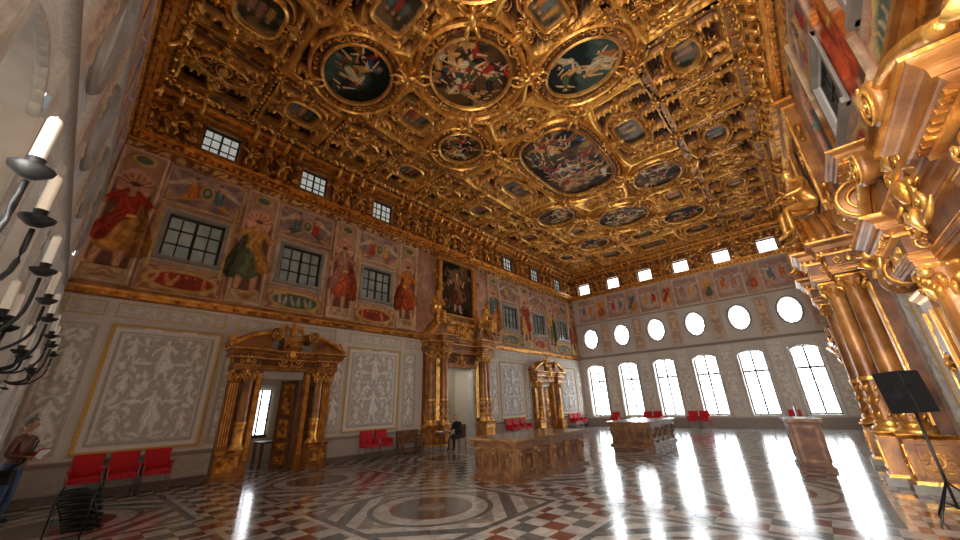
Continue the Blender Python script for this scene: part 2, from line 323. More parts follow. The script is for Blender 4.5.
# ------------------------------------------------------------------ long walls
def long_wall(name,M,res,seed):
    cv=Cv(-DN-.02,DF+.02,0,ZC+.1,res,S(206,198,188,0))
    n=fbm(cv.U,cv.V,1.2,seed,4)[...,None]; cv.col[...,:3]*=.85+.3*n
    cv.rect(-2,30,0,.16,S(120,106,100,0)); cv.rect(-2,30,.16,.72,S(180,171,162,0),h=.02); cv.rect(-2,30,.72,.8,S(146,130,118,0),h=.05)
    wh=S(232,227,218,0); lo=S(186,179,169,0)
    for i,(a,b) in enumerate([(.3,2.7),(6.75,9.15),(15.85,18.25),(22.3,24.65)]):
        cv.rect(a-.08,b+.08,.85,4.0,S(196,189,179,0)); cv.frame(a,b,.9,3.95,.08,S(204,160,84,0),h=.05)
        cv.rect(a+.09,b-.09,.99,3.86,S(220,214,204,0)); cv.frame(a+.2,b-.2,1.08,3.77,.05,S(176,168,158,0),h=.02)
        cv.orn(a+.3,b-.3,1.15,3.7,wh,lo,h=.035,seed=seed+i,k=20,w=.06,den=.5)
        xc=(a+b)/2
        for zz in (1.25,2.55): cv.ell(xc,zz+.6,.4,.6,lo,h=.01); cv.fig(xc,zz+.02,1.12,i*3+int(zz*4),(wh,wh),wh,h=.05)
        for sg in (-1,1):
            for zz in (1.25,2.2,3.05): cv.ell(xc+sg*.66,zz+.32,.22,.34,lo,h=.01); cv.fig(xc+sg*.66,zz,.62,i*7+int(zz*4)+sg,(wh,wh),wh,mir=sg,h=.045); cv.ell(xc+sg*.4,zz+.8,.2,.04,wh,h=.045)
        cv.frame(a+.18,b-.18,4.06,4.08,.02,lo)
    for i,(a,b) in enumerate([(-.62,.1),(2.82,3.1),(6.1,6.6),(9.35,9.98),(15.0,15.68),(18.4,18.75),(22.0,22.2),(24.85,25.55)]):
        cv.frame(a,b,.95,3.9,.05,S(182,174,162,0),h=.03); cv.orn(a+.07,b-.07,1.02,3.83,wh,S(190,183,173,0),h=.03,seed=seed+i+9,k=20,w=.05,den=.5)
        if b-a>.4:
            for zz in (1.2,2.5): cv.ell((a+b)/2,zz+.5,.22,.5,lo,h=.01); cv.fig((a+b)/2,zz,.95,i+int(zz*9),(wh,wh),wh,h=.045)
    for a,b in [(-.6,.1),(.3,2.7),(3.0,6.2),(6.75,9.15),(9.4,10.2),(14.8,15.6),(15.85,18.25),(18.8,22),(22.3,24.65),(24.85,25.6)]:
        cv.frame(a,b,4.1,4.5,.035,S(200,162,98,0),h=.03); cv.orn(a+.08,b-.08,4.16,4.44,S(212,204,192,0),S(192,184,172,0),h=.015,seed=seed+4,k=22,w=.05)
    # fresco zone
    Zb,Zt=4.85,9.3
    fz=cv.sub(-2,30,Zb,Zt)
    cv.rect(-2,30,Zb,Zt,S(170,124,98,0)); 
    n=fbm(cv.U[fz],cv.V[fz],.8,seed+8,4); cv.put(fz,sst(.4,.65,n),S(198,156,124,0),.8); cv.put(fz,sst(.5,.7,fbm(cv.U[fz],cv.V[fz],1.1,seed+12,4)),S(140,96,86,0),.6)
    cv.orn(-.7,25.7,9.0,9.28,S(206,164,98,0),S(126,74,46,0),h=.02,seed=3,k=16)
    for i,x in enumerate(WX):
        cv.frame(x-1.02,x+1.02,5.75,7.6,.1,S(170,138,110,0),h=.03); cv.rect(x-.92,x+.92,5.85,7.5,S(196,176,152,0),h=.02)
        cv.orn(x-.9,x+.9,5.86,5.96,S(176,146,116,0),None,0,seed=4,k=22); 
        cv.frame(x-1.02,x+1.02,4.92,5.72,.05,S(190,150,108,0),h=.02); cv.orn(x-.96,x+.96,4.98,5.68,S(206,164,120,0),S(150,98,72,0),h=.0,seed=i+2,k=14)
        cv.ell(x,5.32,.9,.34,S(200,164,96,0),h=.05); k3=i%2; cv.ell(x,5.32,.78,.25,[S(158,52,36,0),S(76,88,74,0)][k3],h=.02)
        for k in range(6):
            px=x-.55+k*.22+random.uniform(-.05,.05); cv.limb((px,5.4),(px+random.uniform(-.14,.14),5.2),.045,.07,[random.choice([S(206,120,74,0),S(120,60,40,0),S(200,150,90,0)]),S(170,160,130,0)][k3],.85); cv.ell(px,5.46,.028,.033,SK)
        cv.rect(x-1.02,x+1.02,7.66,8.92,S(138,110,104,0)); cv.orn(x-1.,x+1.,7.7,8.9,S(172,140,122,0),None,0,seed=i+11,k=8); cv.frame(x-1.02,x+1.02,7.66,8.92,.05,S(204,168,124,0),h=.02)
        for sg in (-1,1):
            c1=CL[(i+(sg>0))%5][0]; f=lambda a,b:(x+sg*a,b)
            cv.limb(f(.45,8.6),f(.92,8.3),.12,.05,S(210,186,156,0),.8)
            cv.limb(f(.3,8.1),f(.62,7.9),.12,.1,CL[(i+2)%5][1]); cv.limb(f(.62,7.9),f(.9,7.78),.07,.04,SK)
            cv.limb(f(.34,8.42),f(.34,8.12),.12,.13,c1); cv.limb(f(.34,8.5),f(.58,8.62),.05,.035,SK); cv.ell(x+sg*.32,8.68,.07,.09,SK); cv.ell(x+sg*.31,8.74,.065,.045,(.14,.07,.03,0))
        cv.ell(x,8.3,.2,.27,S(200,156,84,0),h=.05); cv.ell(x,8.3,.14,.2,S(98,98,76,0)); cv.ell(x,8.32,.06,.1,S(170,140,110,0))
    for i,x in enumerate([-.19,2.985,6.16,9.35,15.62,18.82,21.99,25.2]):
        cv.rect(x-.5,x+.5,4.95,9.0,S(180,136,110,0),h=.06); cv.frame(x-.5,x+.5,4.95,9.0,.06,S(210,180,140,0),h=.09)
        cv.rect(x-.4,x+.4,5.2,7.9,S(112,72,58,0),h=.0); cv.ell(x,7.85,.4,.5,S(216,158,124,0),h=.02)
        sl=cv.sub(x-.42,x+.42,7.85,8.4); ang=np.arctan2(cv.V[sl]-7.8,cv.U[sl]-x); rr=np.hypot(cv.U[sl]-x,cv.V[sl]-7.8)
        cv.put(sl,(np.cos(ang*16)>0)*(rr<.42),S(166,96,72,0),.8)
        cv.rect(x-.42,x+.42,5.02,5.4,S(190,160,116,0),h=.1); cv.orn(x-.38,x+.38,5.06,5.36,S(156,108,74,0),None,0,seed=i,k=18)
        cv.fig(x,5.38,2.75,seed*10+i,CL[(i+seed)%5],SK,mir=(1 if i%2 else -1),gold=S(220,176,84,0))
        cv.ell(x,8.68,.3,.2,S(200,160,94,0),h=.1); cv.ell(x,8.68,.2,.13,S(96,104,82,0))
    cv.mottle(fz,seed+20,.6)
    # attic zone
    cv.rect(-2,30,9.5,ZC+.1,(.16,.06,.018,.3)); cv.orn(-.7,25.7,9.75,11.3,(.80,.38,.07,1),None,h=.05,seed=21,k=15,den=.56)
    for x in WX:
        cv.rect(x-.68,x+.68,9.6,10.95,(.34,.14,.035,.5),h=0)
        cv.cut(x-.7,x+.7,5.97,7.33); cv.cut(x-.52,x+.52,9.76,10.74)
    return cv
def cart(mb,M,s=1.,mat='gilt',mat2='giltbright',boss=True):
    o=mb.M; mb.M=o@M@SC(s)
    if boss: mb.sph((0,0,.05),(.13,.19,.08),mat2,10,6)
    mb.ring([(0,0),(.03,.06),(.06,0)],(0,0,0),.18,.24,20,mat2,smooth=True)
    for sx in (-1,1):
        for sy in (-1,1):
            mb.curl((sx*.3,sy*.26,.03),.13,(math.pi if sx>0 else 0),-sx*sy,.03,1.4,mat if sy>0 else mat2)
        mb.tube([(sx*.1,-.42,.03),(sx*.25,-.5,.06),(sx*.44,-.44,.05),(sx*.54,-.32,.02)],[.03,.04,.03,.01],5,mat2)
        mb.tube([(sx*.3,.05,.04),(sx*.46,.1,.07),(sx*.58,0,.04)],[.03,.035,.01],5,mat)
        mb.tube([(sx*.34,-.08,.04),(sx*.48,-.16,.07),(sx*.56,-.1,.04)],[.025,.03,.01],5,mat)
    for a in (-.9,-.45,0,.45,.9):
        mb.tube([(0,.28,.03),(math.sin(a)*.14,.28+math.cos(a)*.14,.08),(math.sin(a)*.27,.28+math.cos(a)*.24,.04)],[.02,.035,.01],5,mat2)
    mb.tube([(0,-.26,.04),(0,-.4,.09),(0,-.55,.04)],[.045,.05,.012],6,mat2)
    mb.M=o
def rosette(mb,M,s=1.,mat='gilt',mat2='giltbright',n=8):
    o=mb.M; mb.M=o@M@SC(s); mb.sph((0,0,.06),(.075,.075,.07),mat2,8,5)
    for k in range(n):
        a=k*2*math.pi/n; mb.tube([(.06*math.cos(a),.06*math.sin(a),.02),(.15*math.cos(a),.15*math.sin(a),.06),(.24*math.cos(a),.24*math.sin(a),.01)],[.025,.05,.012],5,mat,flat=.6)
    mb.M=o
def putto(mb,M,s=1.,mat='giltbright'):
    o=mb.M; mb.M=o@M@SC(s)
    mb.sph((0,.0,.1),(.1,.17,.08),mat,8,6); mb.sph((0,.26,.12),(.07,.085,.07),mat,8,6)
    for sx in (-1,1):
        mb.tube([(sx*.08,.12,.1),(sx*.22,.2,.13),(sx*.32,.32,.1)],[.042,.036,.02],6,mat); mb.tube([(sx*.06,-.12,.1),(sx*.15,-.3,.15),(sx*.09,-.48,.1)],[.06,.048,.025],6,mat)
        mb.tube([(sx*.06,.15,.03),(sx*.26,.3,.03),(sx*.46,.2,.02)],[.03,.07,.015],5,'gilt',flat=.4)
    mb.M=o
# windows on a wall ------------------------------------------------------------
def window(name,M,cx,z0,z1,w,cols,rows,pane,frm,dep=.4,arch=0.,surround='stone',sw=.12,so=.06,sill=True,wallmat='stone',tk=1.):
    mb=MB(); mb.M=M@TR(cx,0,0); h=w/2
    mb.add([(-h,-dep,z0),(h,-dep,z0),(h,-dep,z1),(-h,-dep,z1)],[(0,1,2,3)],mat=pane)
    mb.add([(-h,.01,z0),(-h,-dep-.02,z0),(h,-dep-.02,z0),(h,.01,z0),(-h,.01,z1),(-h,-dep-.02,z1),(h,-dep-.02,z1),(h,.01,z1)],[(0,1,5,4),(3,2,6,7),(0,1,2,3),(4,5,6,7)],mat=wallmat)
    f=.05*tk
    for a,b,c,d in [(-h,-h+f,z0,z1),(h-f,h,z0,z1),(-h,h,z0,z0+f),(-h,h,z1-f,z1)]: mb.box(a,b,-dep+.005,-dep+.07,c,d,frm)
    for k in range(1,cols):
        x=-h+w*k/cols; t=(.03 if (k*2==cols) else .014)*tk; mb.box(x-t,x+t,-dep+.005,-dep+.05,z0,z1,frm)
    for k in range(1,rows):
        z=z0+(z1-z0)*k/rows; t=(.035 if k==rows-2 and rows>4 else .014)*tk; mb.box(-h,h,-dep+.005,-dep+.05,z-t,z+t,frm)
    if arch>0:
        n=12; xs=np.linspace(-h,h,n+1); za=z1-arch*(xs/h)**2
        v=[(x,.012,z1+.0) for x in xs]+[(x,.012,z) for x,z in zip(xs,za)]+[(x,-dep+.08,z) for x,z in zip(xs,za)]
        mb.add(v,grid_q(3,n+1,False),mat=wallmat)
        for i in range(n):
            mb.tube([(xs[i],.03,za[i]),(xs[i+1],.03,za[i+1])],.04,5,surround)
    if surround and sw:
        for a,b,c,d in [(-h-sw,-h+.005,z0-sw,z1+(sw if not arch else -arch)),(h-.005,h+sw,z0-sw,z1+(sw if not arch else -arch))]: mb.box(a,b,-.01,so,c,d,surround)
        if not arch: mb.box(-h-sw,h+sw,-.01,so+.01,z1-.005,z1+sw,surround)
        if sill: mb.box(-h-sw*1.3,h+sw*1.3,-.01,so+.06,z0-sw,z0+.005,surround)
    return mb.build(name)
def oval_window(name,M,cx,cz,rx,rz,pane,frm,dep=.4,wallmat='stone'):
    mb=MB(); mb.M=M@TR(cx,0,cz)@P2W; n=40; th=np.linspace(0,2*np.pi,n,endpoint=False); c,s=np.cos(th),np.sin(th)
    m=np.maximum(abs(c),abs(s)); R=1.15
    out=np.stack([rx*R*c/m,rz*R*s/m,np.full(n,.012)],-1); inn=np.stack([rx*c,rz*s,np.full(n,.012)],-1); back=np.stack([rx*.93*c,rz*.93*s,np.full(n,-dep)],-1)
    mb.add(np.concatenate([out,inn,back]),grid_q(3,n,True),mat=wallmat)
    mb.add(np.concatenate([back,[(0,0,-dep)]]),t=[(i,(i+1)%n,n) for i in range(n)],mat=pane)
    mb.ring([(0,.0),(.0,.05),(.05,.09),(.1,.04),(.1,0)],(0,0,0.01),rx,rz,n,'stonedark')
    mb.box(-.03,.03,-rz*.93,rz*.93,-dep+.01,-dep+.04,frm); mb.box(-rx*.93,rx*.93,-.03,.03,-dep+.01,-dep+.04,frm)
    for q in (-.45,.45): 
        mb.box(q*rx-.018,q*rx+.018,-rz*.83,rz*.83,-dep+.01,-dep+.035,frm); mb.box(-rx*.83,rx*.83,q*rz-.018,q*rz+.018,-dep+.01,-dep+.035,frm)
    return mb.build(name)
wn=[0]
def W(): wn[0]+=1; return 'window_%d'%wn[0]
cvL=long_wall('wall_left',M_left,.032,2)
for c in (4.57,20.41): cvL.cut(c-.66,c+.66,-1,2.7)
cvL.cut(XC-1.0,XC+1.0,-1,3.3)
cvL.mesh('wall_left',M_left)
cvR=long_wall('wall_right',M_right,.055,3); cvR.mesh('wall_right',M_right)
for x in WX:
    for M in (M_left,M_right):
        window(W(),M,x,5.97,7.33,1.4,4,3,'pane_inner','frame_dark',.12,surround='stonedark',sw=.1,so=.07,tk=1.3)
        window(W(),M,x,9.76,10.74,1.04,4,3,'pane_atticleft','frame_dark',.12,surround='giltwood',sw=.1,so=.1,wallmat='brownwood')
# short walls
def short_wall(name,M,ys,res,seed):
    near=name=='wall_near'
    cv=Cv(-DR-.02,DL+.02,0,ZC+.1,res,S(206,197,184,0) if near else S(190,180,168,0))
    n=fbm(cv.U,cv.V,1.,seed,4)[...,None]; cv.col[...,:3]*=.85+.3*n
    cv.rect(-3,14,0,.5,S(150,140,130,0)); cv.rect(-3,14,4.62,4.78,S(136,122,112,0),h=.08); cv.rect(-3,14,7.15,7.3,S(150,130,112,0),h=.1)
    ms=[(a+b)/2 for a,b in zip(ys[:-1],ys[1:])]+([ys[-1]-1.12] if not near else [])+([12.5] if near else [])
    for i,y in enumerate(ms):
        cv.rect(y-.36,y+.36,.55,4.6,S(200,190,178,0),h=.07); cv.orn(y-.26,y+.26,.9,4.3,S(210,202,190,0),S(184,174,162,0),h=.03,seed=seed+i,k=16,w=.07)
        cv.rect(y-.34,y+.34,4.85,7.1,S(188,166,148,0),h=.07); cv.orn(y-.24,y+.24,4.95,7.0,S(206,176,140,0),S(164,136,120,0),h=.03,seed=seed+i+3,k=15)
        cv.rect(y-.4,y+.4,7.35,9.2,S(182,144,122,0),h=.06); cv.fig(y,7.4,1.6,i+40,CL[i%5],S(208,160,128,0))
    for i,y in enumerate(ys):
        cv.rect(y-.75,y+.75,7.35,9.2,S(164,130,118,0)); cv.frame(y-.75,y+.75,7.35,9.2,.07,S(200,172,142,0),h=.04)
        cv.ell(y,8.2,.6,.6,S(186,158,144,0)); 
        for sg in (-1,1):
            cv.limb((y+sg*.3,8.6),(y+sg*.25,8.0),.12,.14,CL[(i+(sg>0))%5][0]); cv.limb((y+sg*.25,8.0),(y+sg*.55,7.65),.08,.05,SK); cv.ell(y+sg*.3,8.8,.08,.1,SK); cv.limb((y+sg*.35,8.6),(y+sg*.65,8.7),.1,.04,S(200,185,172,0))
    cv.mottle(cv.sub(-3,14,7.35,9.25),seed+2,.5)
    cv.rect(-3,14,9.5,ZC+.1,(.16,.06,.018,.3)); cv.orn(-1.5,12.7,9.75,11.3,(.80,.38,.07,1),None,h=.05,seed=27,k=15,den=.56)
    for y in ys:
        cv.cut(y-.62,y+.62,.66,4.16); cv.cut(y-.55,y+.55,5.28,6.86); cv.cut(y-.48,y+.48,9.58,10.44)
    cv.mesh(name,M)
    for y in ys:
        pn='pane_bright' if not near else ('pane_near' if y<2 else 'pane_dim'); dp=.42 if not near else .5  # near panes in view dimmed; unseen ones glow extra strong as fill light
        window(W(),M,y,.66,4.16,1.26,4,6,pn,'frame_white',dp,arch=.22,surround='stone',sw=.1,so=.09,tk=1.7)
        oval_window(W(),M,y,6.07,.5,.7,pn,'frame_white',dp)
        window(W(),M,y,9.58,10.44,.96,3,3,'pane_attic' if not near else pn,'frame_dark',.2,surround='giltwood',sw=.1,so=.1,wallmat='brownwood')
short_wall('wall_far',M_far,FY,.05,5)
short_wall('wall_near',M_near,NY,.05,9)
# ------------------------------------------------------------------ cornices / trim
def steps(mb,L0,L1,st,mat='gilt'):
    for z0,z1,d,m in st: mb.box(L0,L1,-.02,d,z0,z1,m or mat)
walls=[('left',M_left,-DN,DF),('right',M_right,-DN,DF),('far',M_far,-DR,DL),('near',M_near,-DR,DL)]
tn=0
for nm,M,a,b in walls:
    tn+=1; mb=MB(); mb.M=M
    if nm in('left','right'):
        steps(mb,a,b,[(4.58,4.64,.05,'giltwood'),(4.64,4.74,.09,'gilt'),(4.74,4.79,.16,'giltbright'),(4.79,4.86,.22,'giltwood')])
    steps(mb,a,b,[(9.28,9.34,.08,'giltbright'),(9.34,9.42,.14,'giltwood'),(9.42,9.5,.24,'gilt'),(9.5,9.56,.32,'giltbright')])
    x=a+.1
    while x<b-.1: mb.box(x,x+.1,.1,.21,9.34,9.42,'giltbright'); x+=.2
    steps(mb,a,b,[(10.95,11.02,.1,'giltbright'),(11.02,11.1,.16,'giltwood'),(11.1,11.18,.26,'gilt'),(11.18,11.26,.34,'giltbright'),(11.26,11.4,.42,'brownwood')])
    cs={'left':WX,'right':WX,'far':FY,'near':NY}[nm]
    pos=[]
    x=a+.35; 
    while x<b-.2:
        if min(abs(x-c) for c in cs)>.72: pos.append(x)
        x+=.53
    for i,x in enumerate(pos):
        mb.box(x-.12,x+.12,-.02,.14,9.56,10.95,'giltwood'); mb.box(x-.15,x+.15,-.02,.19,9.56,9.7,'gilt'); mb.box(x-.15,x+.15,-.02,.19,10.82,10.95,'gilt')
        if nm!='near':
            o=mb.M; mb.M=M@TR(x,.14,10.2)@P2W
            if i%2: putto(mb,TR(0,0,0),.85)
            else: mb.curl((0,.3,.06),.11,0,1,.035,1.3,'giltbright'); mb.curl((0,-.28,.06),.11,math.pi,1,.035,1.3,'giltbright'); mb.sph((0,0,.05),(.06,.14,.06),'gilt')
            mb.M=o
        mb.tube([(x,.1,10.95),(x,.24,10.98),(x,.34,11.12),(x,.4,11.26)],[.05,.07,.07,.08],6,'giltbright')
    mb.build('trim_%d'%tn)
# ------------------------------------------------------------------ ceiling
PA=[(12.3,5.45,2.5,1.42,3.2),(6.05,5.45,1.25,1.25,2),(18.6,5.5,1.3,1.3,2),(3.6,8.0,.95,1.15,2),(8.25,2.75,.9,1.15,2),(8.2,8.05,.85,.85,2),(15.9,8.25,1.0,.95,2),
 (15.9,2.85,1.05,1.0,2),(20.8,2.9,1.0,1.0,2),(20.8,8.3,.9,.9,2),(3.6,2.8,.95,1.1,2)]
MIN=[(6.0,8.15,.48,.36,6),(6.0,2.6,.48,.36,6),(3.3,5.45,.42,.62,6),(1.2,5.45,.5,.8,6),(18.4,8.2,.5,.36,6),(18.4,2.75,.5,.36,6),(21.9,5.5,.45,.6,6),(23.9,5.5,.6,.8,6),(9.1,5.45,.3,.42,3),(15.5,5.45,.3,.42,3),
     (12.2,8.2,.8,.42,4),(12.2,2.7,.8,.42,4),(.9,8.1,.5,.6,3),(.9,2.8,.5,.6,3),(23.5,8.2,.6,.6,3),(23.5,2.8,.6,.6,3)]
NM0=len(MIN)
for y in (10.75,.25):
    for i,x in enumerate(np.arange(.75,25,2.32)):
        MIN.append((x,y,.5 if i%2 else .62,.42 if i%2 else .36,3 if i%2 else 2))
cc=Cv(-DN-.02,DF+.02,-DR-.02,DL+.02,.036,(.2,.08,.02,.6))
D1=np.full(cc.U.shape,9.); D2=np.full(cc.U.shape,9.); K=np.zeros(cc.U.shape,int)
for k,(cx,cy,rx,ry,n) in enumerate(PA+MIN):
    d=((abs((cc.U-cx)/rx)**n+abs((cc.V-cy)/ry)**n)**(1/n)-1)*min(rx,ry)
    less=d<D1; D2=np.where(less,D1,np.minimum(D2,d)); D1=np.where(less,d,D1); K=np.where(less,k,K)
isP=K<len(PA)
q=D1/np.where(isP,1.,.55)
h=np.zeros(cc.U.shape)
orn=.5+.5*np.cos(26*(cc.U+.2*fbm(cc.U,cc.V,.4,11)))*np.cos(26*(cc.V+.2*fbm(cc.U,cc.V,.4,14)))
orn=.6*orn+.4*fbm(cc.U,cc.V,.12,5,2)
h+=(q<0)*.16
h+=((q>=0)&(q<.12))*(.24)
h+=((q>=.12)&(q<.34))*(.06+.17*sst(.42,.6,orn))
h+=((q>=.34)&(q<.42))*.3
fld=(q>=.42)
e=(D2-D1)
beam=fld&(e<.22); beam2=fld&(e<.1)
CP=1.1
pu=np.abs((cc.U-.62)%CP-CP/2); pv=np.abs((cc.V-.3)%CP-CP/2); dd=np.maximum(pu,pv)
cof=fld&~beam
h+=cof*(np.where(dd>.47,.26,np.where(dd>.41,.16,np.where(dd>.36,.05,-.12)))+.14*sst(.5,.68,orn)*((dd<.33)|(dd>.5)))
h+=beam*.26+beam2*.1
edge=np.minimum(np.minimum(cc.U+DN,DF-cc.U),np.minimum(cc.V+DR,DL-cc.V))
h=np.where(edge<.6,.22+.18*sst(.4,.6,orn),h)
cc.H=h
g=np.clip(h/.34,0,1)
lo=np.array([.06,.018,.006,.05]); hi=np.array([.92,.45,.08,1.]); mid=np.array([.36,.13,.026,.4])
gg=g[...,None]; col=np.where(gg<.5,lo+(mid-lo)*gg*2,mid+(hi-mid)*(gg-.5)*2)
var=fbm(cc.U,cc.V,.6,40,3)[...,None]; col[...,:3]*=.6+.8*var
mp=(q<0)&~isP&((K-len(PA)<NM0)|((K-len(PA)-NM0)%2==1))
pc=sst(.35,.65,fbm(cc.U,cc.V,.3,50,3))[...,None]; gre=np.array(S(56,52,36,0))*(1-pc)+np.array(S(124,98,62,0))*pc
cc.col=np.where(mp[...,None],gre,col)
for k,(cx,cy,rx,ry,n) in enumerate(MIN):
    if k<NM0 or (k-NM0)%2==1:
        for sg in (-.5,0,.5): cc.limb((cx+sg*rx*.9,cy+.12),(cx+sg*rx*.9,cy-.14),.07,.1,random.choice(CL)[0],.7); cc.ell(cx+sg*rx*.9,cy+.24,.05,.05,SK,.8)
M_ceil=np.array([[1,0,0,0],[0,0,1,0],[0,-1,0,11.68],[0,0,0,1.]])
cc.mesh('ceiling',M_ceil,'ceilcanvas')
MD=np.array([[1,0,0,0],[0,1,0,0],[0,0,-1,11.42],[0,0,0,1.]])
mb=MB(); mb.M=MD
for k,(cx,cy,rx,ry,n) in enumerate(PA):
    f=1.2 if k<3 else 1.
    mb.ring([(-.03,0),(-.02,.1),(.03,.13*f),(.07,.08)],(cx,cy,0),rx,ry,72,'giltbright',n)
    mb.ring([(.07,.02),(.09,.06),(.14,.06),(.15*f,0)],(cx,cy,0),rx,ry,72,'brownwood',n)
    mb.ring([(.32*f,0),(.33*f,.12),(.37*f,.18*f),(.41*f,.12),(.42*f,0)],(cx,cy,0),rx,ry,72,'giltbright',n)
    per=2*math.pi*math.sqrt((rx*rx+ry*ry)/2); nb=int(per/.14)
    for i in range(nb):
        t=2*math.pi*i/nb; ex=2/n; x=math.copysign(abs(math.cos(t))**ex,math.cos(t)); y=math.copysign(abs(math.sin(t))**ex,math.sin(t))
        mb.sph((cx+(rx+.23*f)*x,cy+(ry+.23*f)*y,.08),(.05,.05,.055),'gilt' if i%2 else 'giltbright',6,4)
    nc=8 if k<3 else 4
    for i in range(nc):
        t=2*math.pi*(i+.5*(k>=3))/nc; x=math.cos(t);y=math.sin(t)
        if n>2.5: x=math.copysign(abs(x)**(2/n),x); y=math.copysign(abs(y)**(2/n),y)
        px,py=cx+(rx+.48*f)*x,cy+(ry+.48*f)*y
        if i%2==0: cart(mb,TR(px,py,.06)@RZ(math.atan2(y,x)-math.pi/2),.75*f)
        else: putto(mb,TR(px,py,.1)@RZ(math.atan2(y,x)-math.pi/2),1.0*f)
for k,(cx,cy,rx,ry,n) in enumerate(MIN):
    mb.ring([(0,0),(.01,.06),(.05,.09),(.09,.05),(.1,0)],(cx,cy,.02),rx,ry,36,'giltbright',n)
    for sg in (-1,1):
        cart(mb,TR(cx+sg*(rx+.32),cy,.06)@RZ(-sg*math.pi/2),.6); 
        if k%2: rosette(mb,TR(cx,cy+sg*(ry+.3),.05),.9)
        else: cart(mb,TR(cx,cy+sg*(ry+.3),.05)@RZ(0 if sg>0 else math.pi),.58)
    if k>=NM0 and (k-NM0)%2==0: cart(mb,TR(cx,cy,.0),.95); putto(mb,TR(cx+.7,cy,.05)@RZ(.6),.7); putto(mb,TR(cx-.7,cy,.05)@RZ(-.6),.7)
for y in (9.62,1.42,12.05,-.95):
    mb.box(-DN,DF,y-.12,y+.12,-.2,.1,'giltwood'); mb.box(-DN,DF,y-.14,y-.12,-.2,.06,'giltbright'); mb.box(-DN,DF,y+.12,y+.14,-.2,.06,'giltbright')
    x=-.3
    while x<25.4: rosette(mb,TR(x,y,.1),.42,n=6); x+=.46
for x in np.arange(-.3,25.5,2.32)-.1:
    for (y0,y1) in ((9.62,12.05),(-.95,1.42)):
        mb.box(x-.1,x+.1,y0,y1,-.2,.1,'giltwood'); rosette(mb,TR(x,y0,.12),1.1); rosette(mb,TR(x,y1,.12),1.1)
        y=y0+.3
        while y<y1-.2: mb.sph((x,y,.12),.05,'giltbright',6,4); y+=.2
def fdist(x,y): return min(((abs((x-cx)/rx)**n+abs((y-cy)/ry)**n)**(1/n)-1)*min(rx,ry)/(1 if k<len(PA) else .55) for k,(cx,cy,rx,ry,n) in enumerate(PA+MIN))
for a in range(-3,26):
    for b in range(-1,10):
        x=.62+CP*a; y=.3+CP*b
        for (px,py,kind) in ((x,y,0),(x+CP/2,y+CP/2,1)):
            if not(-.3<px<25.3 and 1.75<py<9.3): continue
            if fdist(px,py)>.6:
                if kind==0: cart(mb,TR(px,py,-.16)@RZ((a+b)%2*math.pi/2),.72)
                else: rosette(mb,TR(px,py,.0),.85)
mb.build('ceiling_ornament')
# ceiling paintings
def paint_scene(cv,seed,dens,cool=False,sf=.55):
    r=random.Random(seed); U,V=cv.U,cv.V; al=(slice(None),slice(None))
    n=fbm(U+seed,V,.9,seed,4); cv.col[:]=np.array(S(30,36,30,0) if cool else S(38,26,18,0)); cv.put(al,sst(.4,.62,n),S(70,84,74,0) if cool else S(92,64,38,0)); cv.put(al,sst(.56,.72,fbm(U,V+seed,.7,seed+5,4)),S(150,146,122,0) if cool else S(176,134,80,0),.8)
    pal=[S(158,42,26,0),S(56,74,96,0),S(200,146,70,0),S(140,80,42,0),S(210,188,144,0),S(76,80,48,0),S(176,110,56,0),S(50,36,28,0)]
    x0,x1,y0,y1=cv.u[0],cv.u[-1],cv.v[0],cv.v[-1]
    for i in range(dens):
        x=r.uniform(x0*.85+x1*.15,x1*.85+x0*.15); y=r.uniform(y0*.85+y1*.15,y1*.85+y0*.15); s=r.uniform(.6,1.)*sf; a=r.uniform(-1.2,1.2)
        f=lambda p,q:(x+s*(p*math.cos(a)-q*math.sin(a)),y+s*(p*math.sin(a)+q*math.cos(a)))
        c=r.choice(pal); c2=r.choice(pal); sk=r.choice([S(214,164,112,0),S(186,134,88,0),S(226,186,138,0)])
        cv.limb(f(-.1,-.2),f(.25,-.5),.16*s,.12*s,c2); cv.limb(f(0,.25),f(-.05,-.15),.12*s,.15*s,c)
        cv.limb(f(.1,.25),f(.35,.1+r.uniform(-.3,.4)),.05*s,.03*s,sk); cv.limb(f(-.12,.25),f(-.38,.15+r.uniform(-.3,.4)),.05*s,.03*s,sk)
        cv.limb(f(.2,-.5),f(.1,-.85),.06*s,.035*s,sk); cv.ell(*f(0,.44),.075*s,.09*s,sk); cv.ell(*f(0,.49),.07*s,.05*s,(.05,.025,.012,0))
    cv.mottle(al,seed,.6)
for k,(cx,cy,rx,ry,n) in enumerate(PA):
    cv=Cv(-rx-.02,rx+.02,-ry-.02,ry+.02,.018,(.1,.1,.1,0)); paint_scene(cv,k*3+2,[40,24,22,6,6,9,10,10,9,9,9][k],k in (3,4),[.98,.86,.8,.95,.95,.7,.7,.7,.7,.65,.6][k])
    d=(abs(cv.U/(rx+.02))**n+abs(cv.V/(ry+.02))**n); dm=(d[1:,1:]+d[:-1,:-1])/2; cv.hole=dm>1
    cv.mesh('ceiling_painting',np.array([[1,0,0,cx],[0,0,1,cy],[0,-1,0,11.46],[0,0,0,1.]]),'picture')
# ------------------------------------------------------------------ floor
mb=MB(); mb.add([(-DN-.8,-DR-.05,0),(DF+.6,-DR-.05,0),(DF+.6,16.6,0),(-DN-.8,16.6,0)],[(0,1,2,3)],mat='marble_floor'); mb.build('floor')
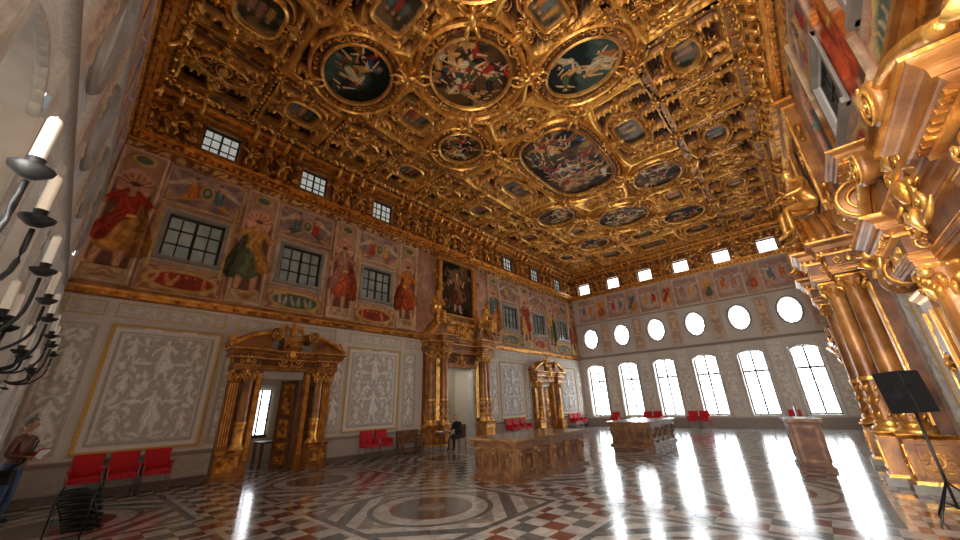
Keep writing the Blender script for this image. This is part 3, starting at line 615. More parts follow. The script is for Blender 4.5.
# ------------------------------------------------------------------ skinned figures
def skin_mesh(verts,edges,rads,sub=2):
    me=bpy.data.meshes.new('tmp'); me.from_pydata([tuple(v) for v in verts],edges,[]); ob=bpy.data.objects.new('tmp',me); bpy.context.scene.collection.objects.link(ob)
    md=ob.modifiers.new('s','SKIN'); md.use_smooth_shade=True
    sv=me.skin_vertices[0].data
    for i,r in enumerate(rads):
        sv[i].radius=(r,r) if not hasattr(r,'__len__') else r; sv[i].use_root=(i==0)
    if sub: s=ob.modifiers.new('u','SUBSURF'); s.levels=sub; s.render_levels=sub
    dg=bpy.context.evaluated_depsgraph_get(); ev=ob.evaluated_get(dg); m=ev.to_mesh()
    V=np.array([v.co[:] for v in m.vertices]); Q=[tuple(p.vertices) for p in m.polygons if len(p.vertices)==4]; T=[tuple(p.vertices) for p in m.polygons if len(p.vertices)==3]
    ev.to_mesh_clear(); bpy.data.objects.remove(ob); bpy.data.meshes.remove(me)
    return V,np.array(Q,int).reshape(-1,4),np.array(T,int).reshape(-1,3)
STAND=dict(P=(0,0,.93),B=(0,.01,1.1),C=(0,0,1.28),N=(0,-.01,1.43),H=(0,.015,1.52),Hd=(0,.03,1.62),
  S=[(-.17,0,1.39),(.17,0,1.39)],E=[(-.25,-.02,1.13),(.25,-.02,1.13)],Wr=[(-.14,.2,1.1),(.15,.2,1.08)],
  Hp=[(-.085,0,.86),(.085,0,.86)],K=[(-.1,.03,.48),(.1,.02,.48)],A=[(-.1,-.02,.09),(.11,-.03,.09)],T=[(-.12,.14,.045),(.14,.13,.045)],hd=[(.3,.9,-.1),(-.3,.9,-.1)])
SEAT=dict(P=(0,0,.56),B=(0,.04,.72),C=(0,.08,.9),N=(0,.1,1.05),H=(0,.13,1.13),Hd=(0,.17,1.22),
  S=[(-.17,.08,1.01),(.17,.08,1.01)],E=[(-.24,.14,.78),(.24,.14,.78)],Wr=[(-.12,.38,.76),(.13,.38,.76)],
  Hp=[(-.09,.03,.53),(.09,.03,.53)],K=[(-.12,.42,.5),(.12,.42,.5)],A=[(-.12,.42,.09),(.12,.45,.09)],T=[(-.13,.56,.045),(.13,.59,.045)],hd=[(.2,.9,-.2),(-.2,.9,-.2)])
def human(mb,M,p,top,bot,shoe,hair,skin='skin',sub=2,face=True,headyaw=0):
    o=mb.M; mb.M=o@M
    v=[p['P'],p['B'],p['C'],p['N'],p['H']]; r=[(.15,.125),(.15,.125),(.165,.12),(.075,.07),(.055,.055)]; e=[(0,1),(1,2),(2,3),(3,4)]
    for k in (0,1):
        n=len(v); v+=[p['S'][k],p['E'][k],p['Wr'][k]]; r+=[.07,.052,.036]; e+=[(2,n),(n,n+1),(n+1,n+2)]
        n=len(v); a=np.array(p['Hp'][k]);b=np.array(p['K'][k]); c=np.array(p['A'][k]); v+=[tuple(a),tuple((a+b)/2),tuple(b),tuple(b*.6+c*.4),tuple(c),p['T'][k]]; r+=[.105,.09,.065,.06,.045,.042]; e+=[(0,n)]+[(n+i,n+i+1) for i in range(5)]
    V,Q,T=skin_mesh(v,e,r,sub)
    J=np.array(v); zb=p['P'][2]
    lab=[0,0,0,0,3]+[0,0,0, 1,1,1,1,1,2]+[0,0,0, 1,1,1,1,1,2]
    names=[top,bot,shoe,skin]
    def fm(F):
        if len(F)==0: return np.zeros(0,int)
        c=V[F].mean(1); d=((c[:,None]-J[None])**2).sum(-1); l=np.array(lab)[d.argmin(1)]
        l=np.where((d.argmin(1)==0),np.where(c[:,2]<zb-.04,1,0),l)
        return np.array([mb.mi(names[k]) for k in l])
    mb.add(V,Q,T,mat=(fm(Q),fm(T)),smooth=True)
    hd=np.array(p['Hd']); oo=mb.M; mb.M=mb.M@TR(*hd)@RZ(headyaw)@RX(-.15)
    su,sv=28,20; th=np.linspace(0,2*np.pi,su,endpoint=False); ph=np.linspace(.02,np.pi-.02,sv+1); Pp,Tt=np.meshgrid(ph,th,indexing='ij')
    x=np.sin(Pp)*np.cos(Tt); y=np.sin(Pp)*np.sin(Tt); z=np.cos(Pp)
    jaw=1-.28*sst(-.1,-1,z)*1; X=.074*x*jaw; Y=.092*y*(1-.12*sst(0,-1,z)); Zz=.118*z
    front=np.maximum(y,0); nose=np.exp(-((x/.16)**2+((z+.12)/.2)**2))*front; Y+=.024*nose
    for sg in (-1,1): Y-=.011*np.exp(-(((x-sg*.38)/.2)**2+((z-.08)/.14)**2))*front
    Y+=.008*np.exp(-((x/.35)**2+((z+.75)/.15)**2))*front
    mb.add(np.stack([X,Y,Zz],-1).reshape(-1,3),grid_q(sv+1,su,True),mat=skin,smooth=True)
    for sg in (-1,1):
        mb.sph((sg*.075,-.005,-.005),(.012,.02,.032),skin,8,6)
        if face: mb.sph((sg*.029,.081,.01),(.012,.008,.007),'eye',8,5); mb.tube([(sg*.013,.092,.028),(sg*.03,.093,.033),(sg*.047,.082,.028)],.004,5,hair)
    if face: mb.tube([(-.024,.083,-.052),(0,.091,-.05),(.024,.083,-.052)],[.003,.006,.003],5,'lips')
    k=(ph<1.9); ph2=ph[k]; Pp,Tt=np.meshgrid(ph2,th,indexing='ij'); lim=np.where(np.sin(Tt)>.25,.85,1.9); Pq=np.minimum(Pp,lim)
    mb.add(np.stack([.081*np.sin(Pq)*np.cos(Tt),-.006+.097*np.sin(Pq)*np.sin(Tt),.004+.124*np.cos(Pq)],-1).reshape(-1,3),grid_q(len(ph2),su,True),mat=hair,smooth=True)
    mb.M=oo
    for k in (0,1):
        w=np.array(p['Wr'][k]); d=np.array(p['hd'][k],float); d/=np.linalg.norm(d); up=np.array([0,0,1.]); up-=d*(up@d); up/=np.linalg.norm(up); sd=np.cross(d,up)*(1 if k==0 else -1)
        q=lambda a,b,c: tuple(w+d*a+sd*b+up*c)
        mb.tube([q(-.01,0,0),q(.03,0,0),q(.065,0,0),q(.088,0,0)],[.028,.04,.043,.036],8,skin,flat=.42,ref=tuple(up))
        for f,(off,ln) in enumerate([(.03,.9),(.01,1.),(-.011,.93),(-.03,.74)]):
            L=.075*ln; mb.tube([q(.078,off,0),q(.078+L*.45,off*1.08,-.004),q(.078+L*.8,off*1.1,-.018),q(.078+L*.92,off*1.1,-.038)],[.0095,.009,.0082,.0068],6,skin)
        mb.tube([q(.015,.026,-.004),q(.042,.052,-.01),q(.068,.058,-.016),q(.085,.05,-.022)],[.012,.011,.0095,.0075],6,skin)
    mb.M=o
# ------------------------------------------------------------------ door surrounds
def capital(mb,x,y,z,r):
    mb.lathe([(r*.9,0),(r*1.0,.02),(r*.95,.05),(r*1.15,.2),(r*1.5,.3),(r*1.55,.32),(0,.32)],(x,y,z),12,'giltwood')
    for j,(zz,n) in enumerate(((.02,8),(.1,8))):
        for k in range(n):
            a=(k+.5*j)*math.pi/4; mb.tube([(x+r*math.cos(a),y+r*math.sin(a),z+zz),(x+r*1.22*math.cos(a),y+r*1.22*math.sin(a),z+zz+.09),(x+r*1.55*math.cos(a),y+r*1.55*math.sin(a),z+zz+.12),(x+r*1.6*math.cos(a),y+r*1.6*math.sin(a),z+zz+.08)],[.025,.04,.026,.015],5,'giltbright')
    for sx in (-1,1):
        for sy in (-1,1): mb.sph((x+sx*r*1.2,y+sy*r*1.2,z+.27),(.055,.055,.06),'giltbright',8,6)
    mb.box(x-r*1.55,x+r*1.55,y-r*1.55,y+r*1.55,z+.3,z+.34,'gilt')
def ent(mb,x0,x1,D,z0,s,base,mod=True):
    for a,b,d,m in [(0,.05,0,'giltwood'),(.05,.07,.015,'gilt'),(.07,.12,.02,'giltwood'),(.14,.34,0,'brownwood'),(.34,.37,.05,'giltbright')]:
        mb.box(x0-d,x1+d,0,D(base+d),z0+a*s,z0+b*s,m)
    mb.cyma(x0,x1,D(base),z0+.12*s,z0+.14*s,'giltbright',.03)
    mb.cyma(x0-.05,x1+.05,D(base+.05),z0+.37*s,z0+.45*s,'giltwood',.07)
    mb.box(x0-.13,x1+.13,0,D(base+.13),z0+.45*s,z0+.5*s,'giltwood'); mb.cyma(x0-.13,x1+.13,D(base+.13),z0+.5*s,z0+.58*s,'giltwood',.07); mb.box(x0-.21,x1+.21,0,D(base+.21),z0+.58*s,z0+.61*s,'giltbright')
    if mod:
        y=D(base+.05); n=max(2,int((x1-x0)/.09))
        for i in range(n+1): x=x0+(x1-x0)*i/n; mb.box(x-.02,x+.02,y-.02,y+.05,z0+.375*s,z0+.43*s,'gilt')
        n2=max(2,int(D(base)/.1))
        for sx,xx in ((-1,x0-.05),(1,x1+.05)):
            for i in range(n2+1): yy=.03+(y-.05)*i/n2; mb.box(min(xx,xx+sx*.05),max(xx,xx+sx*.05),yy-.02,yy+.02,z0+.375*s,z0+.43*s,'gilt')
        o=mb.M; xm=(x0+x1)/2; w=(x1-x0)/2
        mb.M=o@TR(xm,D(base),z0+.24*s)@P2W; mb.sph((0,0,0),(.07,.07*s,.035),'giltbright',8,6)
        for sg in (-1,1): mb.curl((sg*w*.45,0,.01),min(.08,w*.35)*s,0 if sg<0 else math.pi,sg,.016*s,1.4,'giltbright'); 
        for sg,xx in ((-1,x0),(1,x1)):
            mb.M=o@TR(xx,D(base)/2,z0+.24*s)@SIDE@SC(1,1,1 if sg<0 else -1); mb.sph((0,0,0),(.06,.07*s,.03),'giltbright',8,6)
            for s2 in (-1,1): mb.curl((s2*D(base)*.25,0,.01),min(.08,D(base)*.18)*s,0 if s2<0 else math.pi,s2,.016*s,1.4,'giltbright')
        mb.M=o
def surround(mb,dp=1.,big=False):
    D=lambda v:v*dp
    for sg in (-1,1):
        X=lambda a,b:(min(sg*a,sg*b),max(sg*a,sg*b))
        a,b=X(.66,.86); mb.box(a,b,-.15,D(.14),0,2.78,'giltwood'); a,b=X(.7,.82); mb.box(a,b,D(.14),D(.17),.4,2.7,'giltbright')
        a,b=X(.9,1.6); mb.box(a,b,0,D(.42),0,.12,'giltwood'); mb.box(a+.03,b-.03,0,D(.38),.12,.62,'giltwood'); mb.cyma(a+.03,b-.03,D(.38),.62,.7,'gilt',.04)
        mb.box(a+.1,b-.1,D(.38),D(.395),.2,.55,'gilt')
        a,b=X(1.28,1.56); mb.box(a,b,0,D(.2),.7,2.5,'giltwood')
        for k in range(4): mb.box(a+.03+k*.063,a+.055+k*.063,D(.2),D(.225),.8,2.4,'giltbright')
        a,b=X(.9,1.25); mb.box(a,b,0,D(.1),.7,2.75,'brownwood')
        y=D(.26); x=sg*1.08
        mb.lathe([(.19,0),(.2,.03),(.19,.06),(.15,.08),(.17,.1),(.15,.13)],(x,y,.7),16,'giltbright')
        mb.lathe([(.135,0),(.14,.3),(.138,.5)],(x,y,.83),24,'gilt',.05,8); mb.lathe([(.15,0),(.16,.03),(.15,.06)],(x,y,1.33),16,'giltbright')
        mb.lathe([(.132,0),(.128,.6),(.115,1.1)],(x,y,1.38),32,'giltwood',.05,14); capital(mb,x,y,2.44,.115)
        capital(mb,sg*1.42,D(.18),2.44,.12)
    ent(mb,-1.5,1.5,D,2.78,.92,.28,False)
    for sg in (-1,1):
        a,b=sorted((sg*.9,sg*1.6)); ent(mb,a,b,D,2.78,.92,.42)
        pts=[]
        for t in np.linspace(0,1,12):
            pts.append((sg*(1.8-1.15*t),0,3.42+.45*t+.1*math.sin(t*math.pi)))
        for yy,rr,m in ((.1,.09,'giltwood'),(.24,.06,'giltbright'),(.34,.09,'giltwood'),(.46,.06,'giltbright')):
            mb.tube([(p_[0],D(yy),p_[2]) for p_ in pts],rr,8,m,ref=(0,1,0))
        n=len(pts); v=[(p_[0],0,3.34) for p_ in pts]+[(p_[0],D(.4),3.34) for p_ in pts]+[(p_[0],D(.4),p_[2]) for p_ in pts]+[(p_[0],0,p_[2]+.05) for p_ in pts]
        mb.add(v,grid_q(4,n,False),mat='giltwood')
        mb.volute(TR(sg*.6,0,3.82)@P2W,.19,D(.52),sg)
        mb.lathe([(.06,0),(.1,.03),(.05,.08),(.1,.2),(.12,.26),(.06,.34),(.02,.42),(0,.44)],(sg*1.7,D(.3),3.36),14,'giltbright')
        if big:
            a,b=X(1.95,2.5); mb.box(a,b,0,.34,0,.2,'giltwood'); mb.cyma(a+.05,b-.05,.3,.2,.26,'giltbright',.03); mb.box(a+.05,b-.05,0,.3,.2,2.6,'giltwood'); mb.cyma(a+.05,b-.05,.3,2.6,2.72,'giltbright',.06)
            for c_ in (a+.07,b-.12): mb.box(c_,c_+.05,.3,.33,.3,2.5,'giltbright')
            mb.box(a+.16,b-.16,.3,.32,.5,2.3,'brownwood')
            for zz in np.arange(.7,2.3,.4): rosette(mb,TR((a+b)/2,.32,zz)@P2W,.5)
            for xx in (a+.03,b-.05):
                for c_ in (.02,.22): mb.box(xx,xx+.02,c_,c_+.05,.3,2.5,'giltbright')
            mb.volute(TR(b-.04,.36,2.98)@SIDE,.2,b-a-.08,-1); mb.volute(TR(b-.0,.42,4.0)@SIDE,.3,b-a,-1)
            for off in np.linspace(a+.08,b-.08,5): mb.tube([(off,.5,3.05),(off,.44,3.25),(off,.28,3.45),(off,.22,3.65),(off,.3,3.85)],[.05,.07,.06,.06,.06],8,'giltwood',ref=(1,0,0))
            for off in (a+.02,b-.02): mb.tube([(off,.56,3.05),(off,.5,3.28),(off,.34,3.48),(off,.28,3.66),(off,.36,3.85)],.03,6,'giltbright',ref=(1,0,0))
            for t in range(5): mb.tube([((a+b)/2,.56-.05*t,3.12+.13*t),((a+b)/2,.66-.05*t,3.2+.13*t),((a+b)/2,.62-.05*t,3.3+.13*t)],[.03,.07,.02],6,'giltbright')
            ent(mb,a,b,lambda v:v,4.3,.7,.4)
    mb.box(-.3,.3,0,D(.4),3.34,3.7,'giltwood'); mb.cyma(-.3,.3,D(.4),3.7,3.77,'giltbright',.05)
    cart(mb,TR(0,D(.42),3.25)@P2W,.75)
    o=mb.M; mb.M=o@TR(0,D(.25),3.77); mb.sph((0,0,.22),(.12,.1,.2),'giltbright',10,8); mb.sph((0,.04,.46),(.06,.07,.07),'giltbright'); mb.tube([(0,.08,.46),(0,.16,.44)],[.03,.01],5)
    for sg in (-1,1):
        for k in range(4): mb.tube([(sg*.08,0,.3),(sg*(.24+.03*k),0,.42-.07*k),(sg*(.38-.02*k),0,.3-.11*k)],[.04,.05,.015],5,'giltbright',flat=.6)
        mb.tube([(sg*.05,0,.08),(sg*.07,.03,-.02)],[.035,.02],5)
    mb.M=o
def leaf(mb,w,h,th=.05):
    mb.box(0,w,-th/2,th/2,0,h,'brownwood')
    for (a,b) in ((.08,.42),(.48,.8),(.86,1.5),(1.56,h-.1)):
        for s_ in (-1,1):
            y0=s_*th/2; mb.box(.1,w-.1,min(y0,y0+s_*.02),max(y0,y0+s_*.02),a,min(b,h-.05),'giltwood'); mb.box(.16,w-.16,min(y0,y0+s_*.035),max(y0,y0+s_*.035),a+.06,min(b,h-.05)-.06,'gilt')
            rosette(mb,TR(w/2,y0+s_*.03,(a+b)/2)@P2W@SC(1,1,s_),.5)
ZS=SC(.98,1,1.05)
mb=MB(); mb.M=M_left@TR(4.57,0,0)@ZS; surround(mb,1.2); mb.build('door_surround')
mb=MB(); mb.M=M_left@TR(20.41,0,0)@ZS; surround(mb,1.2); mb.build('door_surround.001')
mb=MB(); mb.M=M_right@TR(4.6,0,0)@SC(1.04,1,1.04); surround(mb,1.2,True); mb.build('door_surround.002')
mb=MB(); mb.M=M_right@TR(20.41,0,0)@ZS; surround(mb,1.2); mb.build('door_surround.003')
mb=MB(); mb.M=M_left@TR(4.57+.62,-.2,0)@RZ(math.pi+.95); leaf(mb,.62,2.68); mb.build('door_1')
mb=MB(); mb.M=M_left@TR(20.41-.62,-.08,0); leaf(mb,.61,2.68); mb.M=M_left@TR(20.41+.01,-.08,0); leaf(mb,.61,2.68); mb.build('door_2')
mb=MB(); mb.M=M_right@TR(4.6-.67,.1,0); leaf(mb,.66,2.8); mb.M=M_right@TR(4.6+.01,.1,0); leaf(mb,.66,2.8); mb.build('door_3')
mb=MB(); mb.M=M_right@TR(20.41-.62,.1,0); leaf(mb,.61,2.68); mb.M=M_right@TR(20.41+.01,.1,0); leaf(mb,.61,2.68); mb.build('door_4')
# adjoining rooms behind the openings
def alcove(name,x0,x1,y1,zt,win):
    mb=MB(); y0=DL+.02
    v=[(x0,y0,0),(x1,y0,0),(x1,y1,0),(x0,y1,0),(x0,y0,zt),(x1,y0,zt),(x1,y1,zt),(x0,y1,zt)]
    mb.add(v,[(3,2,6,7),(0,3,7,4),(1,2,6,5),(4,5,6,7)],mat='roomwall')
    if win:
        a,b,c,d=win; mb.add([(a,y1-.03,c),(b,y1-.03,c),(b,y1-.03,d),(a,y1-.03,d)],[(0,1,2,3)],mat='pane_attic')
        mb.box(a-.08,b+.08,y1-.08,y1-.04,c-.1,c,'brownwood')
        for k in range(0,4): x=a+(b-a)*k/3; mb.box(x-.025,x+.025,y1-.08,y1-.035,c,d,'frame_dark')
        for k in range(0,4): z=c+(d-c)*k/3; mb.box(a,b,y1-.08,y1-.035,z-.02,z+.02,'frame_dark')
    else:
        xc=(x0+x1)/2
        for sg in (-1,1):
            a,b=sorted((xc+sg*.6,xc+sg*.85)); mb.box(a,b,y1-.25,y1,0,2.3,'stonedark'); mb.box(a-.04,b+.04,y1-.3,y1,2.3,2.42,'stone'); mb.box(a-.04,b+.04,y1-.3,y1,0,.2,'stonedark')
        th=np.linspace(0,math.pi,16); mb.tube([(xc+.72*math.cos(t),y1-.12,2.42+.72*math.sin(t)) for t in th],.12,8,'stonedark',ref=(0,1,0))
        mb.box(xc-.6,xc+.6,y1-.08,y1-.01,0,2.3,'brownwood')
        for sx in (-1,1):
            for z0,z1_ in ((.2,1.),(1.1,2.15)): a,b=sorted((xc+sx*.08,xc+sx*.5)); mb.box(a,b,y1-.11,y1-.08,z0,z1_,'giltwood')
    return mb.build(name)
alcove('wall_antechamber',2.9,6.6,15.9,3.2,(4.35,5.3,.9,2.5)); 
mb=MB(); mb.M=TR(5.3,14.6,0); 
mb.box(-.6,.6,-.4,.4,.7,.76,'tablewood')
for sx in(-1,1):
    for sy in(-1,1): mb.box(sx*.52-.04,sx*.52+.04,sy*.33-.04,sy*.33+.04,0,.7,'tablewood')
mb.build('side_table')
alcove('wall_vestibule',XC-1.6,XC+1.6,14.6,4.0,None)
bpy.ops.object.light_add(type='AREA',location=(XC,13.8,3.9)); l=bpy.context.object; l.name='vestibule_lamp'; l.data.size=.8; l.data.energy=22
# ------------------------------------------------------------------ central portals
def big_column(mb,x,y,z0,z1,r):
    mb.lathe([(r*1.5,0),(r*1.55,.04),(r*1.5,.08),(r*1.1,.11),(r*1.3,.16),(r*1.05,.2)],(x,y,z0),20,'giltbright')
    zz=z0+.2; H=z1-.36-zz
    mb.lathe([(r*1.02,0),(r*1.04,H*.3)],(x,y,zz),28,'giltwood',.04,9); mb.lathe([(r*1.1,0),(r*1.18,.04),(r*1.1,.08)],(x,y,zz+H*.3),20,'giltbright')
    for k in range(8):
        for j in range(3):
            a=k*2*math.pi/8+j*.3; z=zz+.08+j*H*.1; mb.tube([(x+r*math.cos(a),y+r*math.sin(a),z-.04),(x+r*1.12*math.cos(a+.2),y+r*1.12*math.sin(a+.2),z+.04),(x+r*math.cos(a+.45),y+r*math.sin(a+.45),z+.12)],[.02,.035,.012],5,'giltbright')
    mb.lathe([(r*1.0,0),(r*.99,H*.2),(r*.93,H*.5),(r*.84,H*.7)],(x,y,zz+H*.3+.05),36,'giltwood')
    capital(mb,x,y,z1-.36,r*.9)
def portal(mb,dp=1.,opening=True,top=True):
    D=lambda v:v*dp
    for sg in (-1,1):
        for (a0,b0,pd) in ((1.12,1.55,.85),(1.6,2.15,.62)):
            a,b=sorted((sg*a0,sg*b0)); c=(a+b)/2
            mb.box(a-.02,b+.02,0,D(pd+.05),0,.14,'stonedark'); mb.box(a,b,0,D(pd),.14,.2,'giltbright'); mb.box(a+.02,b-.02,0,D(pd-.03),.2,.85,'giltwood'); mb.cyma(a+.02,b-.02,D(pd-.03),.85,.95,'gilt',.05)
            mb.box(a+.08,b-.08,D(pd-.03),D(pd-.01),.28,.78,'gilt'); 
            cart(mb,TR(c,D(pd-.02),.52)@P2W,.3)
            if sg<0: 
                o=mb.M; mb.M=o@TR(a,D(pd*.5),.52)@SIDE; mb.box(-.2,.2,-.26,.26,-.02,.03,'giltwood'); cart(mb,TR(0,0,.02),.34); mb.M=o
            big_column(mb,c,D(pd-.26),.95,4.05,.175)
            mb.box(a+.05,b-.05,0,D(.16),.95,4.05,'brownwood')
            mb.box(a+.1,b-.1,D(.16),D(.19),1.1,3.8,'giltbright')
        a,b=sorted((sg*.98,sg*1.14)); mb.box(a,b,-.15,D(.2),0,3.4,'stone')
        a,b=sorted((sg*1.05,sg*1.62)); ent(mb,a,b,D,4.05,1.2,.84)
        a,b=sorted((sg*1.5,sg*2.2)); ent(mb,a,b,D,4.05,1.2,.6)
    for z0,z1,d,m in [(3.4,3.6,.3,'giltwood'),(3.6,4.05,.2,'brownwood')]:
        mb.box(-1.2,1.2,0,D(d),z0,z1,m)
    ent(mb,-1.2,1.2,D,4.05,1.2,.46,False)
    cart(mb,TR(0,D(.3),3.85)@P2W,.8)
    if not opening:
        mb.box(-1.0,1.0,0,.1,0,3.4,'brownwood'); 
        for sx in (-1,1):
            for (z0,z1) in ((.3,1.2),(1.35,2.3),(2.45,3.25)): a,b=sorted((sx*.12,sx*.9)); mb.box(a,b,.1,.14,z0,z1,'giltwood'); mb.box(a+.08,b-.08,.14,.17,z0+.08,z1-.08,'gilt')
    for sg in (-1,1):
        pts=[(sg*(2.15-1.0*t),0,4.87+.85*math.sin(t*math.pi/2)) for t in np.linspace(0,1,14)]
        for yy,rr,m in ((.2,.12,'giltwood'),(.36,.07,'giltbright'),(.48,.11,'giltwood'),(.64,.07,'giltbright'),(.74,.06,'gilt')): mb.tube([(a,D(yy),c) for a,b,c in pts],rr,8,m,ref=(0,1,0))
        n=len(pts); v=[(p_[0],0,4.8) for p_ in pts]+[(p_[0],D(.6),4.8) for p_ in pts]+[(p_[0],D(.6),p_[2]) for p_ in pts]+[(p_[0],0,p_[2]+.05) for p_ in pts]; mb.add(v,grid_q(4,n,False),mat='giltwood')
        mb.volute(TR(sg*1.15,0,5.54)@P2W,.22,D(.74),sg)
    mb.box(-1.1,1.1,0,D(.35),4.8,5.5,'giltwood'); mb.box(-1.0,1.0,D(.35),D(.38),4.9,5.4,'gilt'); cart(mb,TR(0,D(.38),5.15)@P2W,.9); mb.cyma(-1.15,1.15,D(.38),5.5,5.62,'giltbright',.06)
    if top:
        for sg in (-1,1):
            a,b=sorted((sg*1.1,sg*1.4)); mb.box(a,b,0,D(.2),5.62,8.95,'giltwood'); mb.box(a+.06,b-.06,D(.2),D(.24),5.8,8.7,'giltbright'); cart(mb,TR(sg*1.25,D(.24),7.4)@P2W,.42)
            o=mb.M; mb.M=o@TR(sg*1.55,D(.12),6.1)@P2W; mb.curl((0,0,0),.3,math.pi/2,sg,.06,1.5,'gilt',n=18); mb.curl((0,1.9,0),.25,-math.pi/2,-sg,.05,1.5,'gilt',n=18); mb.M=o
        for z0,z1,d,m in [(5.62,5.95,.2,'giltwood'),(5.95,6.02,.26,'giltbright'),(8.85,8.92,.26,'giltbright'),(8.92,9.1,.3,'giltwood'),(9.1,9.2,.42,'gilt')]: mb.box(-1.45,1.45,0,D(d),z0,z1,m)
        mb.box(-1.12,1.12,0,.1,9.2,10.75,'giltwood')
        o=mb.M; mb.M=o@TR(0,.1,10.0)@P2W; mb.ring([(0,0),(.01,.08),(.07,.12),(.13,.06),(.14,0)],(0,0,0),.72,.48,36,'giltbright'); mb.M=o
        for sg in (-1,1): putto(mb,TR(sg*1.0,.2,9.9)@P2W,1.2)
mbp=MB(); mbp.M=M_left@TR(XC,0,0); portal(mbp,1.0); 
for sg in (-1,1): human(mbp,TR(sg*1.72,.45,5.15)@RZ(-sg*.3)@SC(1.35),SEAT,'giltbright','giltbright','giltbright','gilt','giltbright',1,False)
mbp.build('portal')
mbp=MB(); mbp.M=M_right@TR(XC,0,0); portal(mbp,1.15,False)
for sg in (-1,1): human(mbp,TR(sg*1.72,.5,5.15)@RZ(-sg*.3)@SC(1.35),SEAT,'giltbright','giltbright','giltbright','gilt','giltbright',1,False)
mbp.build('portal.001')
for M in (M_left,M_right):
    cv=Cv(-1.12,1.12,6.0,8.88,.03,(.1,.1,.1,0)); paint_scene(cv,31,10); cv.col[...,:3]*=.5
    cv.fig(0,6.2,2.3,5,(S(150,110,70,0),S(110,52,38,0)),S(200,160,130,0)); cv.mesh('portrait_painting',M@TR(XC,.13,0),'picture')
    cv=Cv(-.74,.74,9.52,10.48,.03,(.1,.1,.1,0)); paint_scene(cv,12,8); cv.col[...,:3]*=.6; d=(cv.U/.74)**2+((cv.V-10)/.5)**2; cv.hole=((d[1:,1:]+d[:-1,:-1])/2)>1
    cv.mesh('oval_painting',M@TR(XC,.13,0),'picture')
# ------------------------------------------------------------------ tables
def table(name,x0,x1,y0,y1,z,topm='tabletop'):
    mb=MB(); cx,cy=(x0+x1)/2,(y0+y1)/2; a,b=(x1-x0)/2,(y1-y0)/2; mb.M=TR(cx,cy,0)
    mb.box(-a,a,-b,b,z-.05,z,topm); mb.box(-a+.03,a-.03,-b+.03,b-.03,z-.09,z-.05,'tablewood'); mb.box(-a+.1,a-.1,-b+.1,b-.1,z-.2,z-.09,'tablewood')
    mb.box(-a+.07,a-.07,-b+.07,b-.07,z-.22,z-.2,'tabletop')
    mb.box(-a+.16,a-.16,-b+.16,b-.16,.1,z-.2,'tablewood'); mb.box(-a+.04,a-.04,-b+.04,b-.04,0,.07,'tablewood'); mb.box(-a+.08,a-.08,-b+.08,b-.08,.07,.12,'tablewood',.05,.05)
    def side(M,L,n):
        o=mb.M; mb.M=o@M
        for k in range(n+1):
            x=-L+.08+(2*L-.16)*k/n
            mb.box(x-.07,x+.07,-.01,.05,.12,z-.22,'tablewood'); mb.box(x-.08,x+.08,-.01,.07,.12,.2,'tablewood'); mb.box(x-.08,x+.08,-.01,.08,z-.28,z-.22,'tabletop')
            # carved scroll bracket
            mb.tube([(x,.05,z-.28),(x,.11,z-.33),(x,.1,z-.42),(x,.06,z-.52),(x,.05,.3)],[.045,.05,.035,.03,.025],8,'tablewood')
            if k<n:
                xa=x+.11; xb=x+(2*L-.16)/n-.11
                mb.box(xa,xb,-.01,.015,.19,z-.27,'tablewood'); mb.box(xa+.05,xb-.05,.0,.022,.24,z-.32,'deskwood'); 
                for c0,c1,d0,d1 in ((xa+.04,xb-.04,.23,.255),(xa+.04,xb-.04,z-.335,z-.31),(xa+.04,xa+.065,.23,z-.31),(xb-.065,xb-.04,.23,z-.31)): mb.box(c0,c1,0,.035,d0,d1,'tabletop')
                rosette(mb,TR((xa+xb)/2,.02,(z-.08)/2)@P2W,.4,'tablewood','tablewood')
        mb.M=o
    side(TR(0,b-.16,0),a-.16,4); side(TR(0,-b+.16,0)@RZ(PI),a-.16,4); side(TR(a-.16,0,0)@RZ(-PI/2),b-.16,2); side(TR(-a+.16,0,0)@RZ(PI/2),b-.16,2)
    return mb.build(name)
PI=math.pi
table('carved_table',7.1,10.6,5.35,6.9,.92)
table('carved_table.001',15.0,18.1,4.9,6.7,.88)
# ------------------------------------------------------------------ chairs
mb=MB()
for sx in (-1,1):
    mb.tube([(sx*.26,.24,0),(sx*.26,.2,.44),(sx*.26,.2,.64)],.013,6,'steel'); mb.tube([(sx*.26,-.26,0),(sx*.25,-.22,.42),(sx*.25,-.27,.92)],.013,6,'steel')
    mb.box(sx*.26-.025,sx*.26+.025,-.22,.22,.63,.66,'redcloth'); mb.box(sx*.26-.012,sx*.26+.012,-.2,.2,.4,.63,'redcloth')
mb.box(-.245,.245,-.22,.24,.4,.49,'redcloth'); mb.box(-.235,.235,-.21,.23,.49,.505,'redcloth',.02,.02)
o=mb.M; mb.M=TR(0,-.22,.5)@RX(.1); mb.box(-.245,.245,-.035,.035,0,.44,'redcloth'); mb.box(-.235,.235,.035,.045,.01,.43,'redcloth'); mb.M=o
ch=mb.build('red_chair'); chd=ch.data; first=[True]
def chair(x,y,rot):
    if first[0]: ob=ch; first[0]=False
    else: ob=bpy.data.objects.new('red_chair',chd); bpy.context.scene.collection.objects.link(ob)
    ob.location=(x,y,0); ob.rotation_euler=(0,0,rot)
for x in (.66,1.26,1.86,7.65,8.25,16.1,16.7,17.4,22.9,23.5,24.1): chair(x,12.35,PI)
for y in (10.5,8.4,7.8,5.8,5.2,1.1): chair(25.1,y,PI/2)
mb=MB(); mb.M=TR(9.4,12.3,0); mb.box(-.5,.5,-.22,.22,.4,.46,'tablewood'); mb.box(-.5,.5,.18,.22,.46,.85,'tablewood')
